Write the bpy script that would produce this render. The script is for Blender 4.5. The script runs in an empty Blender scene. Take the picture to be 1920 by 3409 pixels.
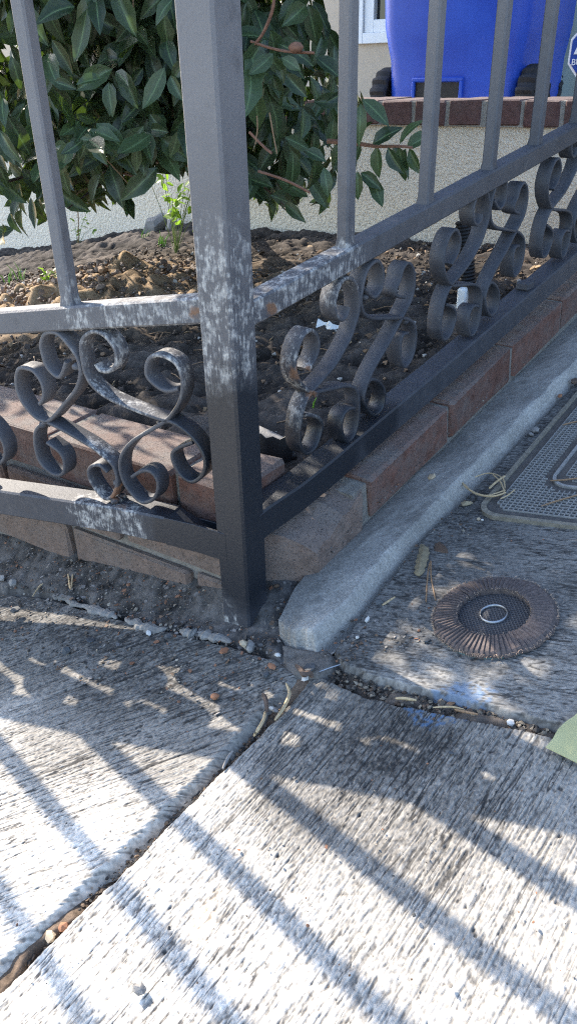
import bpy, bmesh, math, random
import numpy as np
from mathutils import Vector, Matrix

random.seed(7)
RNG = np.random.default_rng(11)
R = math.radians
scene = bpy.context.scene
COL = scene.collection

# ------------------------------------------------------------------ camera geometry (photo pixels are 1920 x 3409)
F = 2560.0
CX, CY = 960.0, 1704.5
def _nz(v):
    v = np.asarray(v, float)
    return v / np.linalg.norm(v)
def _ray(p):
    return np.array([(p[0] - CX) / F, -(p[1] - CY) / F, 1.0])
_up = -_nz(_ray((1073, 6160)))                       # vertical vanishing point
_Y = _nz(np.array([0, 0, 1.0]) - _up * _up[2])
_X = np.cross(_Y, _up)
if _X[0] < 0:
    _X = -_X
CM = np.stack([_X, _Y, _up])                         # camera frame -> world
_dR = _nz(_ray((3735, -565)))
_dL = _nz(_ray((-2733, 1263)))
_n = _nz(np.cross(_dR, _dL))
if _n @ _up < 0:
    _n = -_n
def _g0(p, h):
    r = _ray(p)
    return r * (-h / (_n @ r))
_h = 0.127 / np.linalg.norm(_g0((1437, 2045), 1) - _g0((1849, 2045), 1))   # a 5 inch disc gives the scale
CAM = -(CM @ _g0((831, 2105), _h))                   # foot of the corner post is the origin
N = CM @ _n                                          # ground normal (the street climbs to the right)
EX = _nz(np.array([1.0, 0, 0]) - N * N[0])
EY = np.cross(N, EX)
UP = np.array([0, 0, 1.0])
def rw(p):
    return CM @ _ray(p)
def G(p, off=0.0):
    "pixel -> point on the sloping ground, off metres above it"
    r = rw(p)
    return CAM + r * ((off - N @ CAM) / (N @ r))
def UV(p, off=0.0):
    q = G(p, off)
    return np.array([q @ EX, q @ EY])
def W(u, v, w=0.0):
    return EX * u + EY * v + N * w
def gz(x, y):
    return -(N[0] * x + N[1] * y) / N[2]
def Hz(p, z):
    r = rw(p)
    return CAM + r * ((z - CAM[2]) / r[2])
def VP(p, az, off):
    "pixel -> point on the vertical plane of azimuth az, off metres behind the origin"
    nn = np.array([math.sin(R(az)), -math.cos(R(az)), 0])
    if nn[1] < 0:
        nn = -nn
    r = rw(p)
    return CAM + r * ((off - nn @ CAM) / (nn @ r))
def proj(P):
    d = CM.T @ (np.asarray(P, float) - CAM)
    return np.array([CX + F * d[0] / d[2], CY - F * d[1] / d[2]]), d[2]
def dirv(az):
    return np.array([math.cos(R(az)), math.sin(R(az)), 0.0])

cam_d = bpy.data.cameras.new('camera')
cam_o = bpy.data.objects.new('camera', cam_d)
COL.objects.link(cam_o)
right, upv, fwd = CM @ [1, 0, 0], CM @ [0, 1, 0], CM @ [0, 0, 1]
cam_o.matrix_world = Matrix(((right[0], upv[0], -fwd[0], CAM[0]), (right[1], upv[1], -fwd[1], CAM[1]),
                             (right[2], upv[2], -fwd[2], CAM[2]), (0, 0, 0, 1)))
cam_d.sensor_fit = 'VERTICAL'
cam_d.sensor_height = 36.0
cam_d.sensor_width = 36.0 * 1920 / 3409
cam_d.lens = 36.0 * F / 3409
cam_d.clip_start = 0.02
cam_d.clip_end = 2000
scene.camera = cam_o

# ------------------------------------------------------------------ light
SUN_AZ = R(131.0)       # towards the sun, behind the fence to the left
SUN_EL = R(33.5)
world = bpy.data.worlds.new('World')
scene.world = world
world.use_nodes = True
wn, wl = world.node_tree.nodes, world.node_tree.links
wn.clear()
sky = wn.new('ShaderNodeTexSky')
sky.sky_type = 'NISHITA'
sky.sun_disc = False
sky.sun_elevation = SUN_EL
sky.sun_rotation = math.pi / 2 - SUN_AZ
bg = wn.new('ShaderNodeBackground')
bg.inputs['Strength'].default_value = 0.15
wo = wn.new('ShaderNodeOutputWorld')
wl.new(sky.outputs[0], bg.inputs[0])
wl.new(bg.outputs[0], wo.inputs[0])
sun_d = bpy.data.lights.new('sun', 'SUN')
sun_d.energy = 3.2
sun_d.angle = R(0.53)
sun_d.color = (1.0, 0.90, 0.76)
sun_o = bpy.data.objects.new('sun', sun_d)
COL.objects.link(sun_o)
sv = Vector((math.cos(SUN_AZ) * math.cos(SUN_EL), math.sin(SUN_AZ) * math.cos(SUN_EL), math.sin(SUN_EL)))
sun_o.rotation_euler = sv.to_track_quat('Z', 'Y').to_euler()
sun_o.location = sv * 5
scene.view_settings.view_transform = 'Standard'
scene.view_settings.look = 'None'
scene.view_settings.exposure = 2.05
scene.view_settings.gamma = 1.0
scene.view_settings.use_curve_mapping = False
scene.cycles.max_bounces = 8
scene.cycles.use_denoising = False
scene.cycles.filter_width = 1.15
scene.cycles.sample_clamp_indirect = 4.0

# ------------------------------------------------------------------ helpers
class MB:
    "collects verts and faces (and a colour per vertex); build() links them as ONE mesh object"
    def __init__(self):
        self.v, self.f, self.c = [], [], []
    def add(self, vs, fs, col=None):
        b = len(self.v)
        self.v.extend([tuple(map(float, p)) for p in vs])
        self.f.extend([tuple(b + i for i in f) for f in fs])
        if col is not None:
            if len(self.c) < b:
                self.c.extend([(1, 1, 1, 1)] * (b - len(self.c)))
            col = np.asarray(col, float)
            if col.ndim == 1:
                self.c.extend([(col[0], col[1], col[2], 1)] * len(vs))
            else:
                self.c.extend([(k[0], k[1], k[2], 1) for k in col])
        return self
    def box(self, c, ax, ay, az, ch=0.0, col=None):
        "half-vectors ax, ay, az; ch > 0 chamfers all edges"
        c, ax, ay, az = (np.asarray(q, float) for q in (c, ax, ay, az))
        lx, ly, lz = (np.linalg.norm(q) for q in (ax, ay, az))
        ex, ey, ez = ax / lx, ay / ly, az / lz
        if ch <= 0:
            vs = [c + sx * ax + sy * ay + sz * az for sx in (-1, 1) for sy in (-1, 1) for sz in (-1, 1)]
            fs = [(0, 1, 3, 2), (4, 6, 7, 5), (0, 4, 5, 1), (2, 3, 7, 6), (0, 2, 6, 4), (1, 5, 7, 3)]
            return self.add(vs, fs, col)
        bm = bmesh.new()
        bmesh.ops.create_cube(bm, size=2)
        for vv in bm.verts:
            vv.co = (vv.co.x * lx, vv.co.y * ly, vv.co.z * lz)
        bmesh.ops.bevel(bm, geom=bm.edges[:], offset=ch, segments=1, affect='EDGES')
        bm.verts.index_update()
        vs = [c + ex * q.co.x + ey * q.co.y + ez * q.co.z for q in bm.verts]
        fs = [[q.index for q in f.verts] for f in bm.faces]
        bm.free()
        return self.add(vs, fs, col)
    def sweep(self, path, sides, section, closed_ends=True, col=None, scale=None):
        "section: list of (s, t); sides: per point (S, T) vectors"
        m = len(section)
        vs = []
        for i, p in enumerate(path):
            S, T = sides[i] if isinstance(sides, list) else sides
            k = 1.0 if scale is None else scale[i]
            for (s, t) in section:
                vs.append(np.asarray(p) + k * (s * np.asarray(S) + t * np.asarray(T)))
        fs = []
        for i in range(len(path) - 1):
            for j in range(m):
                j2 = (j + 1) % m
                fs.append((i * m + j, i * m + j2, (i + 1) * m + j2, (i + 1) * m + j))
        if closed_ends:
            fs.append(tuple(range(m - 1, -1, -1)))
            fs.append(tuple((len(path) - 1) * m + j for j in range(m)))
        return self.add(vs, fs, col)
    def tube(self, path, rad, n=6, col=None):
        path = [np.asarray(p, float) for p in path]
        rad = rad if hasattr(rad, '__len__') else [rad] * len(path)
        ref = np.array([0.3, 0.2, 0.93])
        sides = []
        for i in range(len(path)):
            t = _nz(path[min(i + 1, len(path) - 1)] - path[max(i - 1, 0)])
            if abs(t @ ref) > 0.95:
                ref = np.array([0.9, 0.3, 0.1])
            S = _nz(np.cross(t, ref)); T = np.cross(t, S)
            sides.append((S, T))
        sec = [(math.cos(2 * math.pi * k / n), math.sin(2 * math.pi * k / n)) for k in range(n)]
        return self.sweep(path, sides, sec, True, col, rad)
    def blob(self, c, r, col=None, flat=0.7, jag=0.25, sub=1):
        bm = bmesh.new()
        bmesh.ops.create_icosphere(bm, subdivisions=sub, radius=1.0)
        bm.verts.index_update()
        rot = Matrix.Rotation(random.uniform(0, 6.3), 3, 'Z') @ Matrix.Rotation(random.uniform(-.5, .5), 3, 'X')
        sx, sy = random.uniform(.7, 1.3), random.uniform(.7, 1.3)
        vs = []
        for q in bm.verts:
            k = 1 + random.uniform(-jag, jag)
            p = rot @ Vector((q.co.x * sx * k, q.co.y * sy * k, q.co.z * flat * k))
            vs.append(np.asarray(c) + r * (EX * p.x + EY * p.y + N * p.z))
        fs = [[q.index for q in f.verts] for f in bm.faces]
        bm.free()
        return self.add(vs, fs, col)
    def flake(self, c, r, col=None, tilt=0.4, th=0.0):
        "a thin irregular chip lying on the ground"
        nv = random.randint(4, 6)
        a0 = random.uniform(0, 6.3)
        el = random.uniform(.45, 1.0)
        tn = _nz(N + np.array([random.gauss(0, tilt), random.gauss(0, tilt), 0]))
        e1 = _nz(np.cross(tn, [math.cos(a0), math.sin(a0), .1])); e2 = np.cross(tn, e1)
        vs = []
        for k in range(nv):
            a = 2 * math.pi * k / nv + random.uniform(-.35, .35)
            rr = r * random.uniform(.65, 1.1)
            vs.append(np.asarray(c) + e1 * rr * math.cos(a) + e2 * rr * el * math.sin(a))
        th = th or r * .18
        top = [p + tn * th for p in vs]
        fs = [tuple(range(nv, 2 * nv))] + [(k, (k + 1) % nv, nv + (k + 1) % nv, nv + k) for k in range(nv)]
        return self.add(vs + top, fs, col)
    def mesh(self, name, smooth=None):
        me = bpy.data.meshes.new(name)
        me.from_pydata(self.v, [], self.f)
        me.validate()
        if self.c:
            cc = self.c + [(1, 1, 1, 1)] * (len(self.v) - len(self.c))
            a = me.color_attributes.new('Col', 'FLOAT_COLOR', 'POINT')
            a.data.foreach_set('color', np.array(cc, dtype=np.float32).ravel())
        if smooth is not None:
            me.polygons.foreach_set('use_smooth', [True] * len(me.polygons))
            me.set_sharp_from_angle(angle=R(smooth))
        me.update()
        return me
    def build(self, name, mat, parent=None, smooth=None, kind=None, label=None):
        return link(name, self.mesh(name, smooth), mat, parent, kind, label)

def link(name, me, mat=None, parent=None, kind=None, label=None):
    o = bpy.data.objects.new(name, me)
    COL.objects.link(o)
    if mat is not None and me is not None and not me.materials:
        me.materials.append(mat)
    if parent is not None:
        o.parent = parent
        o.matrix_parent_inverse = Matrix.Translation(-Vector(parent['_loc'])) if '_loc' in parent else Matrix()
    if kind:
        o['kind'] = kind
    if label:
        o['label'] = label
    return o
def tag(o, label, cat, group=None):
    o['label'] = label
    o['category'] = cat
    if group:
        o['group'] = group
    return o
EMPTY_LOC = {}
def thing(name, loc, label=None, cat=None, group=None, kind=None):
    "an Empty at the thing's base; its parts are modelled in world space"
    o = bpy.data.objects.new(name, None)
    o.empty_display_size = 0.02
    COL.objects.link(o)
    o.location = tuple(map(float, loc))
    o['_loc'] = tuple(map(float, loc))
    if label:
        tag(o, label, cat, group)
    if kind:
        o['kind'] = kind
    return o

def catmull(pts, n=6):
    pts = [np.asarray(p, float) for p in pts]
    out = []
    for i in range(len(pts) - 1):
        p0 = pts[max(i - 1, 0)]; p1 = pts[i]; p2 = pts[i + 1]; p3 = pts[min(i + 2, len(pts) - 1)]
        for k in range(n):
            t = k / n
            out.append(0.5 * ((2 * p1) + (-p0 + p2) * t + (2 * p0 - 5 * p1 + 4 * p2 - p3) * t * t + (-p0 + 3 * p1 - 3 * p2 + p3) * t ** 3))
    out.append(pts[-1])
    return out
def in_poly(p, poly):
    x, y = p
    c = False
    j = len(poly) - 1
    for i in range(len(poly)):
        xi, yi = poly[i]; xj, yj = poly[j]
        if (yi > y) != (yj > y) and x < (xj - xi) * (y - yi) / (yj - yi) + xi:
            c = not c
        j = i
    return c
def fnoise(shape, sx, sy):
    "gaussian-filtered noise, unit variance; sx, sy in cells"
    a = RNG.standard_normal(shape)
    fy = np.fft.fftfreq(shape[0])[:, None]; fx = np.fft.fftfreq(shape[1])[None, :]
    k = np.exp(-2 * (np.pi ** 2) * ((fx * sx) ** 2 + (fy * sy) ** 2))
    b = np.real(np.fft.ifft2(np.fft.fft2(a) * k))
    return b / (b.std() + 1e-9)
def sstep(a, b, x):
    t = np.clip((x - a) / (b - a), 0, 1)
    return t * t * (3 - 2 * t)

# ------------------------------------------------------------------ materials
def new_mat(name, base=(.5, .5, .5), rough=.6, metal=0.0, spec=.5):
    m = bpy.data.materials.new(name)
    m.use_nodes = True
    nt = m.node_tree
    b = nt.nodes['Principled BSDF']
    b.inputs['Base Color'].default_value = (*base, 1)
    b.inputs['Roughness'].default_value = rough
    b.inputs['Metallic'].default_value = metal
    b.inputs['Specular IOR Level'].default_value = spec
    return m, nt, b
def node(nt, t, **kw):
    n = nt.nodes.new(t)
    for k, v in kw.items():
        if k in n.inputs.keys() if hasattr(n.inputs, 'keys') else False:
            n.inputs[k].default_value = v
        else:
            setattr(n, k, v)
    return n
def mixrgb(nt, fac, a, b, mode='MIX'):
    n = nt.nodes.new('ShaderNodeMix')
    n.data_type = 'RGBA'
    n.blend_type = mode
    for s, val in ((n.inputs['Factor'], fac), (n.inputs['A'], a), (n.inputs['B'], b)):
        if hasattr(val, 'is_output') or isinstance(val, bpy.types.NodeSocket):
            nt.links.new(val, s)
        elif isinstance(val, (int, float)):
            s.default_value = val
        else:
            s.default_value = (*val, 1)
    return n.outputs['Result']
def math_n(nt, op, a, b=None, clamp=False):
    n = nt.nodes.new('ShaderNodeMath')
    n.operation = op
    n.use_clamp = clamp
    for i, val in enumerate((a, b)):
        if val is None:
            continue
        if isinstance(val, bpy.types.NodeSocket):
            nt.links.new(val, n.inputs[i])
        else:
            n.inputs[i].default_value = val
    return n.outputs[0]
def pos(nt):
    return nt.nodes.new('ShaderNodeNewGeometry').outputs['Position']
def noise(nt, vec, scale, detail=4, rough=.6, out='Fac'):
    n = nt.nodes.new('ShaderNodeTexNoise')
    n.inputs['Scale'].default_value = scale
    n.inputs['Detail'].default_value = detail
    n.inputs['Roughness'].default_value = rough
    if vec is not None:
        nt.links.new(vec, n.inputs['Vector'])
    return n.outputs[out]
def ramp(nt, fac, stops):
    n = nt.nodes.new('ShaderNodeValToRGB')
    e = n.color_ramp.elements
    while len(e) < len(stops):
        e.new(.5)
    for k, (p, c) in enumerate(stops):
        e[k].position = p
        e[k].color = (c, c, c, 1) if isinstance(c, (int, float)) else (*c, 1)
    nt.links.new(fac, n.inputs[0])
    return n.outputs[0]
def bump(nt, b, h, strength=.4, dist=.002):
    n = nt.nodes.new('ShaderNodeBump')
    n.inputs['Strength'].default_value = strength
    n.inputs['Distance'].default_value = dist
    nt.links.new(h, n.inputs['Height'])
    nt.links.new(n.outputs[0], b.inputs['Normal'])
def vmul(nt, vec, s):
    n = nt.nodes.new('ShaderNodeVectorMath')
    n.operation = 'MULTIPLY'
    nt.links.new(vec, n.inputs[0])
    n.inputs[1].default_value = s
    return n.outputs[0]
def sphere_mask(nt, p, c, r):
    n = nt.nodes.new('ShaderNodeVectorMath')
    n.operation = 'DISTANCE'
    nt.links.new(p, n.inputs[0])
    n.inputs[1].default_value = tuple(map(float, c))
    return math_n(nt, 'SUBTRACT', 1.0, math_n(nt, 'DIVIDE', n.outputs['Value'], r), True)
def maxall(nt, lst):
    o = lst[0]
    for k in lst[1:]:
        o = math_n(nt, 'MAXIMUM', o, k)
    return o
def attr(nt, name='Col'):
    n = nt.nodes.new('ShaderNodeAttribute')
    n.attribute_name = name
    return n.outputs['Color']

M = {}
def simple(name, base, rough=.7, var=.25, scale=60, bmp=.25, bd=.0015, metal=0, spec=.4, detail=5):
    m, nt, b = new_mat(name, base, rough, metal, spec)
    p = pos(nt)
    f = noise(nt, p, scale, detail)
    lo = tuple(k * (1 - var) for k in base); hi = tuple(min(1, k * (1 + var)) for k in base)
    c = ramp(nt, f, [(.25, lo), (.75, hi)])
    nt.links.new(c, b.inputs['Base Color'])
    if bmp:
        bump(nt, b, noise(nt, p, scale * 4, 4), bmp, bd)
    M[name] = m
    return m

def colattr_mat(name, rough=.85, bscale=500, bstr=.4, bd=.001, var=.3, spec=.25, vscale=180):
    "base colour from the mesh's own colour attribute with fine mottling"
    m, nt, b = new_mat(name, (.5,) * 3, rough, 0, spec)
    p = pos(nt)
    v = ramp(nt, noise(nt, p, vscale, 6, .65), [(.25, 1 - var), (.75, 1 + var)])
    c = mixrgb(nt, 1.0, attr(nt), v, 'MULTIPLY')
    nt.links.new(c, b.inputs['Base Color'])
    if bstr:
        bump(nt, b, noise(nt, p, bscale, 5, .7), bstr, bd)
    M[name] = m
    return m
colattr_mat('concrete', .9, 900, .5, .0007, .22)
colattr_mat('kerb_mat', .95, 520, .9, .0014, .42, .15, 330)
colattr_mat('dirt', .95, 700, .6, .0012, .45, .15, 260)
colattr_mat('soil', .95, 300, .7, .003, .5, .12, 120)
colattr_mat('debris', .8, 900, .2, .0005, .3, .3)
simple('kerb_concrete', (.25, .245, .235), .95, .45, 75, 1.0, .004, detail=8)
simple('mortar', (.36, .335, .30), .95, .25, 120, .6, .002)
simple('old_mortar', (.20, .185, .165), .95, .35, 120, .7, .003)
simple('stucco', (.84, .75, .62), .95, .05, 30, .9, .010)
simple('house_stucco', (.55, .45, .34), .92, .05, 30, .3, .003)
simple('rubber', (.022, .022, .026), .75, .3, 90, .3, .001)
simple('black_plastic', (.02, .02, .022), .55, .3, 60, .15)
simple('vinyl', (.80, .80, .80), .35, .03, 20, 0)
simple('grey_plastic', (.20, .24, .23), .5, .08, 30, .1)
simple('bark', (.10, .07, .055), .9, .35, 120, .5)
simple('twig', (.20, .10, .065), .75, .35, 200, .2)
simple('straw', (.42, .32, .19), .8, .3, 300, .1)
simple('needle', (.24, .15, .085), .7, .3, 300, .1)
simple('paper_white', (.75, .76, .75), .7, .08, 100, .1)
simple('steel_ring', (.33, .34, .36), .42, .2, 400, .1, .0003, metal=1)
simple('stone', (.22, .21, .20), .9, .3, 80, .5)
simple('patio', (.35, .33, .30), .9, .2, 20, .3)
simple('chip_white', (.50, .49, .47), .7, .1, 200, .2, .0005)

def brick_mat(name, base, dust=.35):
    m, nt, b = new_mat(name, base, .85, 0, .3)
    p = pos(nt)
    info = nt.nodes.new('ShaderNodeObjectInfo')
    f = noise(nt, p, 60, 8, .72)
    dark = tuple(k * .50 for k in base); lite = tuple(min(1, k * 1.3) for k in base)
    c = ramp(nt, f, [(.28, dark), (.7, lite)])
    c = mixrgb(nt, math_n(nt, 'MULTIPLY', info.outputs['Random'], .45), c, tuple(k * .6 for k in base))
    # grey dust settles where the noise says so and on the upward faces
    geo = nt.nodes.new('ShaderNodeNewGeometry')
    sx = nt.nodes.new('ShaderNodeSeparateXYZ')
    nt.links.new(geo.outputs['Normal'], sx.inputs[0])
    upm = math_n(nt, 'MULTIPLY', math_n(nt, 'MAXIMUM', sx.outputs[2], 0.0), .55)
    d = ramp(nt, noise(nt, p, 22, 5, .7), [(.42, 0.0), (.68, 1.0)])
    d = math_n(nt, 'ADD', math_n(nt, 'MULTIPLY', d, dust), upm, True)
    c = mixrgb(nt, d, c, (.165, .145, .135))
    spk = ramp(nt, noise(nt, p, 420, 2, .5), [(.72, 0.0), (.78, 1.0)])
    c = mixrgb(nt, math_n(nt, 'MULTIPLY', spk, .25), c, (.42, .38, .34))
    nt.links.new(c, b.inputs['Base Color'])
    pore = ramp(nt, noise(nt, p, 330, 3, .6), [(.30, 0.0), (.42, 1.0)])
    c2 = mixrgb(nt, math_n(nt, 'MULTIPLY', math_n(nt, 'SUBTRACT', 1.0, pore), .4), c, (.03, .025, .022))
    nt.links.new(c2, b.inputs['Base Color'])
    bump(nt, b, math_n(nt, 'ADD', noise(nt, p, 240, 7, .75), math_n(nt, 'MULTIPLY', pore, .5)), .8, .0022)
    M[name] = m
brick_mat('brick', (.165, .082, .062), .6)
brick_mat('brick_worn', (.20, .145, .12), .55)
brick_mat('cap_brick', (.15, .080, .074), .25)

# painted iron: charcoal paint with flare haze painted in higher up, sanded-through patches, fresh dark paint low on the corner post
FRESH, SANDED, RUSTY = [], [], []      # (point, radius) lists filled in below, before the material is made
AZL, AZR = 153.5, 49.5
for px, az, r in (((790, 1500), AZL, .10), ((800, 1700), AZL, .11), ((690, 1790), AZL, .075), ((930, 1640), AZR, .11),
                  ((1090, 1530), AZR, .085), ((830, 1900), AZL, .07), ((610, 1770), AZL, .06), ((1250, 1400), AZR, .06), ((1080, 1620), AZR, .07)):
    FRESH.append((VP(px, az, .01), r))
for px, az, r in (((350, 1075), AZL, .085), ((560, 1045), AZL, .095), ((700, 1180), AZL, .075), ((735, 1000), AZL, .10),
                  ((720, 1350), AZL, .05), ((900, 1300), AZR, .035), ((1000, 960), AZR, .085), ((1130, 900), AZR, .06),
                  ((330, 1710), AZL, .06), ((430, 1740), AZL, .05), ((350, 1190), AZL, .05), ((360, 1320), AZL, .05),
                  ((440, 1370), AZL, .035), ((330, 1490), AZL, .035), ((1030, 1400), AZR, .05), ((760, 2060), AZL, .04),
                  ((735, 1900), AZL, .03), ((1000, 1240), AZR, .04)):
    SANDED.append((VP(px, az, .01), r))
for px, az, r in (((825, 1030), AZL, .018), ((895, 1030), AZR, .018), ((400, 1650), AZL, .03), ((1000, 1230), AZR, .03),
                  ((655, 1040), AZL, .014), ((1040, 1330), AZR, .022), ((1020, 1440), AZR, .03)):
    RUSTY.append((VP(px, az, .01), r))
def iron_mat():
    m, nt, b = new_mat('painted_iron', (.1, .1, .12), .5, 0, .5)
    p = pos(nt)
    base = ramp(nt, noise(nt, p, 38, 5, .6), [(.3, (.028, .031, .040)), (.72, (.050, .053, .064))])
    # flare haze put into the paint colour: paler higher up and leftwards
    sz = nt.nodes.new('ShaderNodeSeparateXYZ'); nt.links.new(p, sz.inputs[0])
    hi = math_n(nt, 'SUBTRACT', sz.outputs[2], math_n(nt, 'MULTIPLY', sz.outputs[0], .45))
    haze = ramp(nt, math_n(nt, 'ADD', hi, math_n(nt, 'MULTIPLY', noise(nt, p, 20, 3), .12)), [(.30, 0.0), (.62, 1.0)])
    base = mixrgb(nt, haze, base, (.150, .145, .150))
    # dusty upward and weathered patches
    base = mixrgb(nt, ramp(nt, noise(nt, p, 150, 5, .7), [(.56, 0.0), (.8, .30)]), base, (.20, .185, .17))
    # sanding scratches
    scr = noise(nt, vmul(nt, p, (330, 330, 55)), 1.0, 5, .8)
    blot = noise(nt, p, 95, 4, .6)
    msk = maxall(nt, [sphere_mask(nt, p, c, r) for c, r in SANDED])
    msk = ramp(nt, msk, [(0.0, 0.0), (.5, 1.0)])
    k = math_n(nt, 'ADD', math_n(nt, 'MULTIPLY', scr, .6), math_n(nt, 'MULTIPLY', blot, .55))
    k = math_n(nt, 'ADD', k, math_n(nt, 'MULTIPLY', msk, .16))
    chip = ramp(nt, noise(nt, p, 130, 6, .75), [(.66, 0.0), (.70, 1.0)])
    base = mixrgb(nt, math_n(nt, 'MULTIPLY', chip, .55), base, (.21, .195, .18))
    sand = math_n(nt, 'MULTIPLY', ramp(nt, k, [(.71, 0.0), (.81, 1.0)]), msk)
    scol = ramp(nt, noise(nt, p, 210, 4), [(.35, (.20, .20, .21)), (.65, (.50, .49, .46))])
    c = mixrgb(nt, math_n(nt, 'MULTIPLY', sand, .85), base, scol)
    rm = maxall(nt, [sphere_mask(nt, p, q, r) for q, r in RUSTY])
    rust = ramp(nt, math_n(nt, 'ADD', math_n(nt, 'MULTIPLY', rm, .55), math_n(nt, 'MULTIPLY', blot, .6)), [(.56, 0.0), (.68, 1.0)])
    rust = math_n(nt, 'MULTIPLY', rust, ramp(nt, rm, [(0.0, 0.0), (.15, 1.0)]))
    c = mixrgb(nt, rust, c, (.16, .085, .05))
    fm = maxall(nt, [sphere_mask(nt, p, q, r) for q, r in FRESH])
    fm = ramp(nt, math_n(nt, 'ADD', fm, math_n(nt, 'MULTIPLY', math_n(nt, 'SUBTRACT', noise(nt, p, 34, 5), .5), .75)), [(.04, 0.0), (.40, 1.0)])
    c = mixrgb(nt, fm, c, (.013, .016, .022))
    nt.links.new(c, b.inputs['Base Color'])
    ro = ramp(nt, fm, [(0.0, .62), (1.0, .40)])
    nt.links.new(ro, b.inputs['Roughness'])
    hgt = math_n(nt, 'ADD', math_n(nt, 'MULTIPLY', noise(nt, p, 300, 4, .6), .5), math_n(nt, 'MULTIPLY', scr, .5))
    bump(nt, b, hgt, .5, .0016)
    M['iron'] = m
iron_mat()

def leaf_mat(name, base, tip, trans=.25, rough=.32):
    m, nt, b = new_mat(name, base, rough, 0, .5)
    info = nt.nodes.new('ShaderNodeObjectInfo')
    sep = nt.nodes.new('ShaderNodeSeparateColor')
    nt.links.new(attr(nt), sep.inputs[0])
    rnd = math_n(nt, 'FRACT', math_n(nt, 'ADD', info.outputs['Random'], sep.outputs[1]))
    c = mixrgb(nt, rnd, tuple(k * .75 for k in base), tip)
    c = mixrgb(nt, math_n(nt, 'MULTIPLY', ramp(nt, noise(nt, pos(nt), 60, 4), [(.5, 0.0), (.75, 1.0)]), .25), c, (.16, .16, .13))
    rib = math_n(nt, 'POWER', sep.outputs[0], 7.0)
    c = mixrgb(nt, math_n(nt, 'MULTIPLY', rib, .6), c, tuple(min(1, k * 3.0 + .02) for k in tip))
    nt.links.new(c, b.inputs['Base Color'])
    tr = nt.nodes.new('ShaderNodeBsdfTranslucent')
    nt.links.new(mixrgb(nt, .7, c, (.28, .50, .04)), tr.inputs['Color'])
    mx = nt.nodes.new('ShaderNodeMixShader')
    mx.inputs[0].default_value = trans
    nt.links.new(b.outputs[0], mx.inputs[1])
    nt.links.new(tr.outputs[0], mx.inputs[2])
    nt.links.new(mx.outputs[0], nt.nodes['Material Output'].inputs['Surface'])
    b.inputs['Specular IOR Level'].default_value = .32
    M[name] = m
leaf_mat('leaf', (.026, .046, .024), (.060, .092, .040), .08, .30)
leaf_mat('young_leaf', (.10, .20, .03), (.20, .34, .05), .45, .45)
leaf_mat('dry_leaf', (.27, .22, .14), (.34, .28, .18), .08, .8)
leaf_mat('brown_leaf', (.13, .085, .06), (.17, .11, .08), .08, .6)

def blue_mat():
    m, nt, b = new_mat('blue_plastic', (.018, .045, .42), .38, 0, .5)
    p = pos(nt)
    c = ramp(nt, noise(nt, p, 9, 4), [(.3, (.018, .060, .40)), (.7, (.028, .088, .50))])
    spk = ramp(nt, noise(nt, p, 130, 3), [(.68, 0.0), (.8, .3)])
    c = mixrgb(nt, spk, c, (.25, .27, .5))
    nt.links.new(c, b.inputs['Base Color'])
    bump(nt, b, noise(nt, p, 240, 4), .12, .001)
    M['blue'] = m
blue_mat()
def glass_mat():
    m, nt, b = new_mat('window_glass', (.02, .022, .022), .04, 0, .6)
    M['glass'] = m
glass_mat()

# ------------------------------------------------------------------ the setting: sidewalk slabs
def px_uv(lst, off=0.0):
    return np.array([p if isinstance(p, np.ndarray) else UV(p, off) for p in lst])
def unit2(a):
    return a / np.linalg.norm(a)
DA = unit2(UV((0, 3288)) - UV((860, 2440)))          # along the joint, towards the street
DB = unit2(UV((1839, 2447)) - UV((1298, 2330)))      # along the cross joint, to the right
DK = unit2(UV((1905, 1290)) - UV((1497, 1716)))      # along the kerb, away
DS = unit2(UV((-260, 1935)) - UV((640, 2110)))       # along the back of the sidewalk, to the left
def poly_sd(U, V_, poly):
    "signed distance to a polygon, negative inside"
    d = np.full(U.shape, 1e9)
    ins = np.zeros(U.shape, bool)
    n = len(poly)
    for i in range(n):
        a = poly[i]; b = poly[(i + 1) % n]
        ex, ey = b - a
        wx, wy = U - a[0], V_ - a[1]
        t = np.clip((wx * ex + wy * ey) / (ex * ex + ey * ey), 0, 1)
        d = np.minimum(d, np.hypot(wx - t * ex, wy - t * ey))
        c = ((a[1] > V_) != (b[1] > V_))
        with np.errstate(divide='ignore', invalid='ignore'):
            xi = (b[0] - a[0]) * (V_ - a[1]) / (b[1] - a[1]) + a[0]
        ins ^= (c & (U < xi))
    return np.where(ins, -d, d)
def np_mesh(name, P, keep, colr, smooth=True):
    "grid of points P (h, w, 3) with a face where keep (h-1, w-1) is true"
    h, w, _ = P.shape
    idx = np.arange(h * w).reshape(h, w)
    q = np.stack([idx[:-1, :-1], idx[:-1, 1:], idx[1:, 1:], idx[1:, :-1]], -1)[keep]
    used = np.zeros(h * w, bool)
    used[q.ravel()] = True
    remap = np.cumsum(used) - 1
    vs = P.reshape(-1, 3)[used]
    q = remap[q]
    me = bpy.data.meshes.new(name)
    me.vertices.add(len(vs)); me.vertices.foreach_set('co', vs.astype(np.float32).ravel())
    me.loops.add(q.size); me.loops.foreach_set('vertex_index', q.astype(np.int32).ravel())
    me.polygons.add(len(q))
    me.polygons.foreach_set('loop_start', np.arange(0, q.size, 4, dtype=np.int32))
    me.update(calc_edges=True)
    me.validate()
    me.polygons.foreach_set('use_smooth', [smooth] * len(me.polygons))
    a = me.color_attributes.new('Col', 'FLOAT_COLOR', 'POINT')
    cc = np.concatenate([colr.reshape(-1, 3)[used], np.ones((len(vs), 1))], 1)
    a.data.foreach_set('color', cc.astype(np.float32).ravel())
    return me
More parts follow.
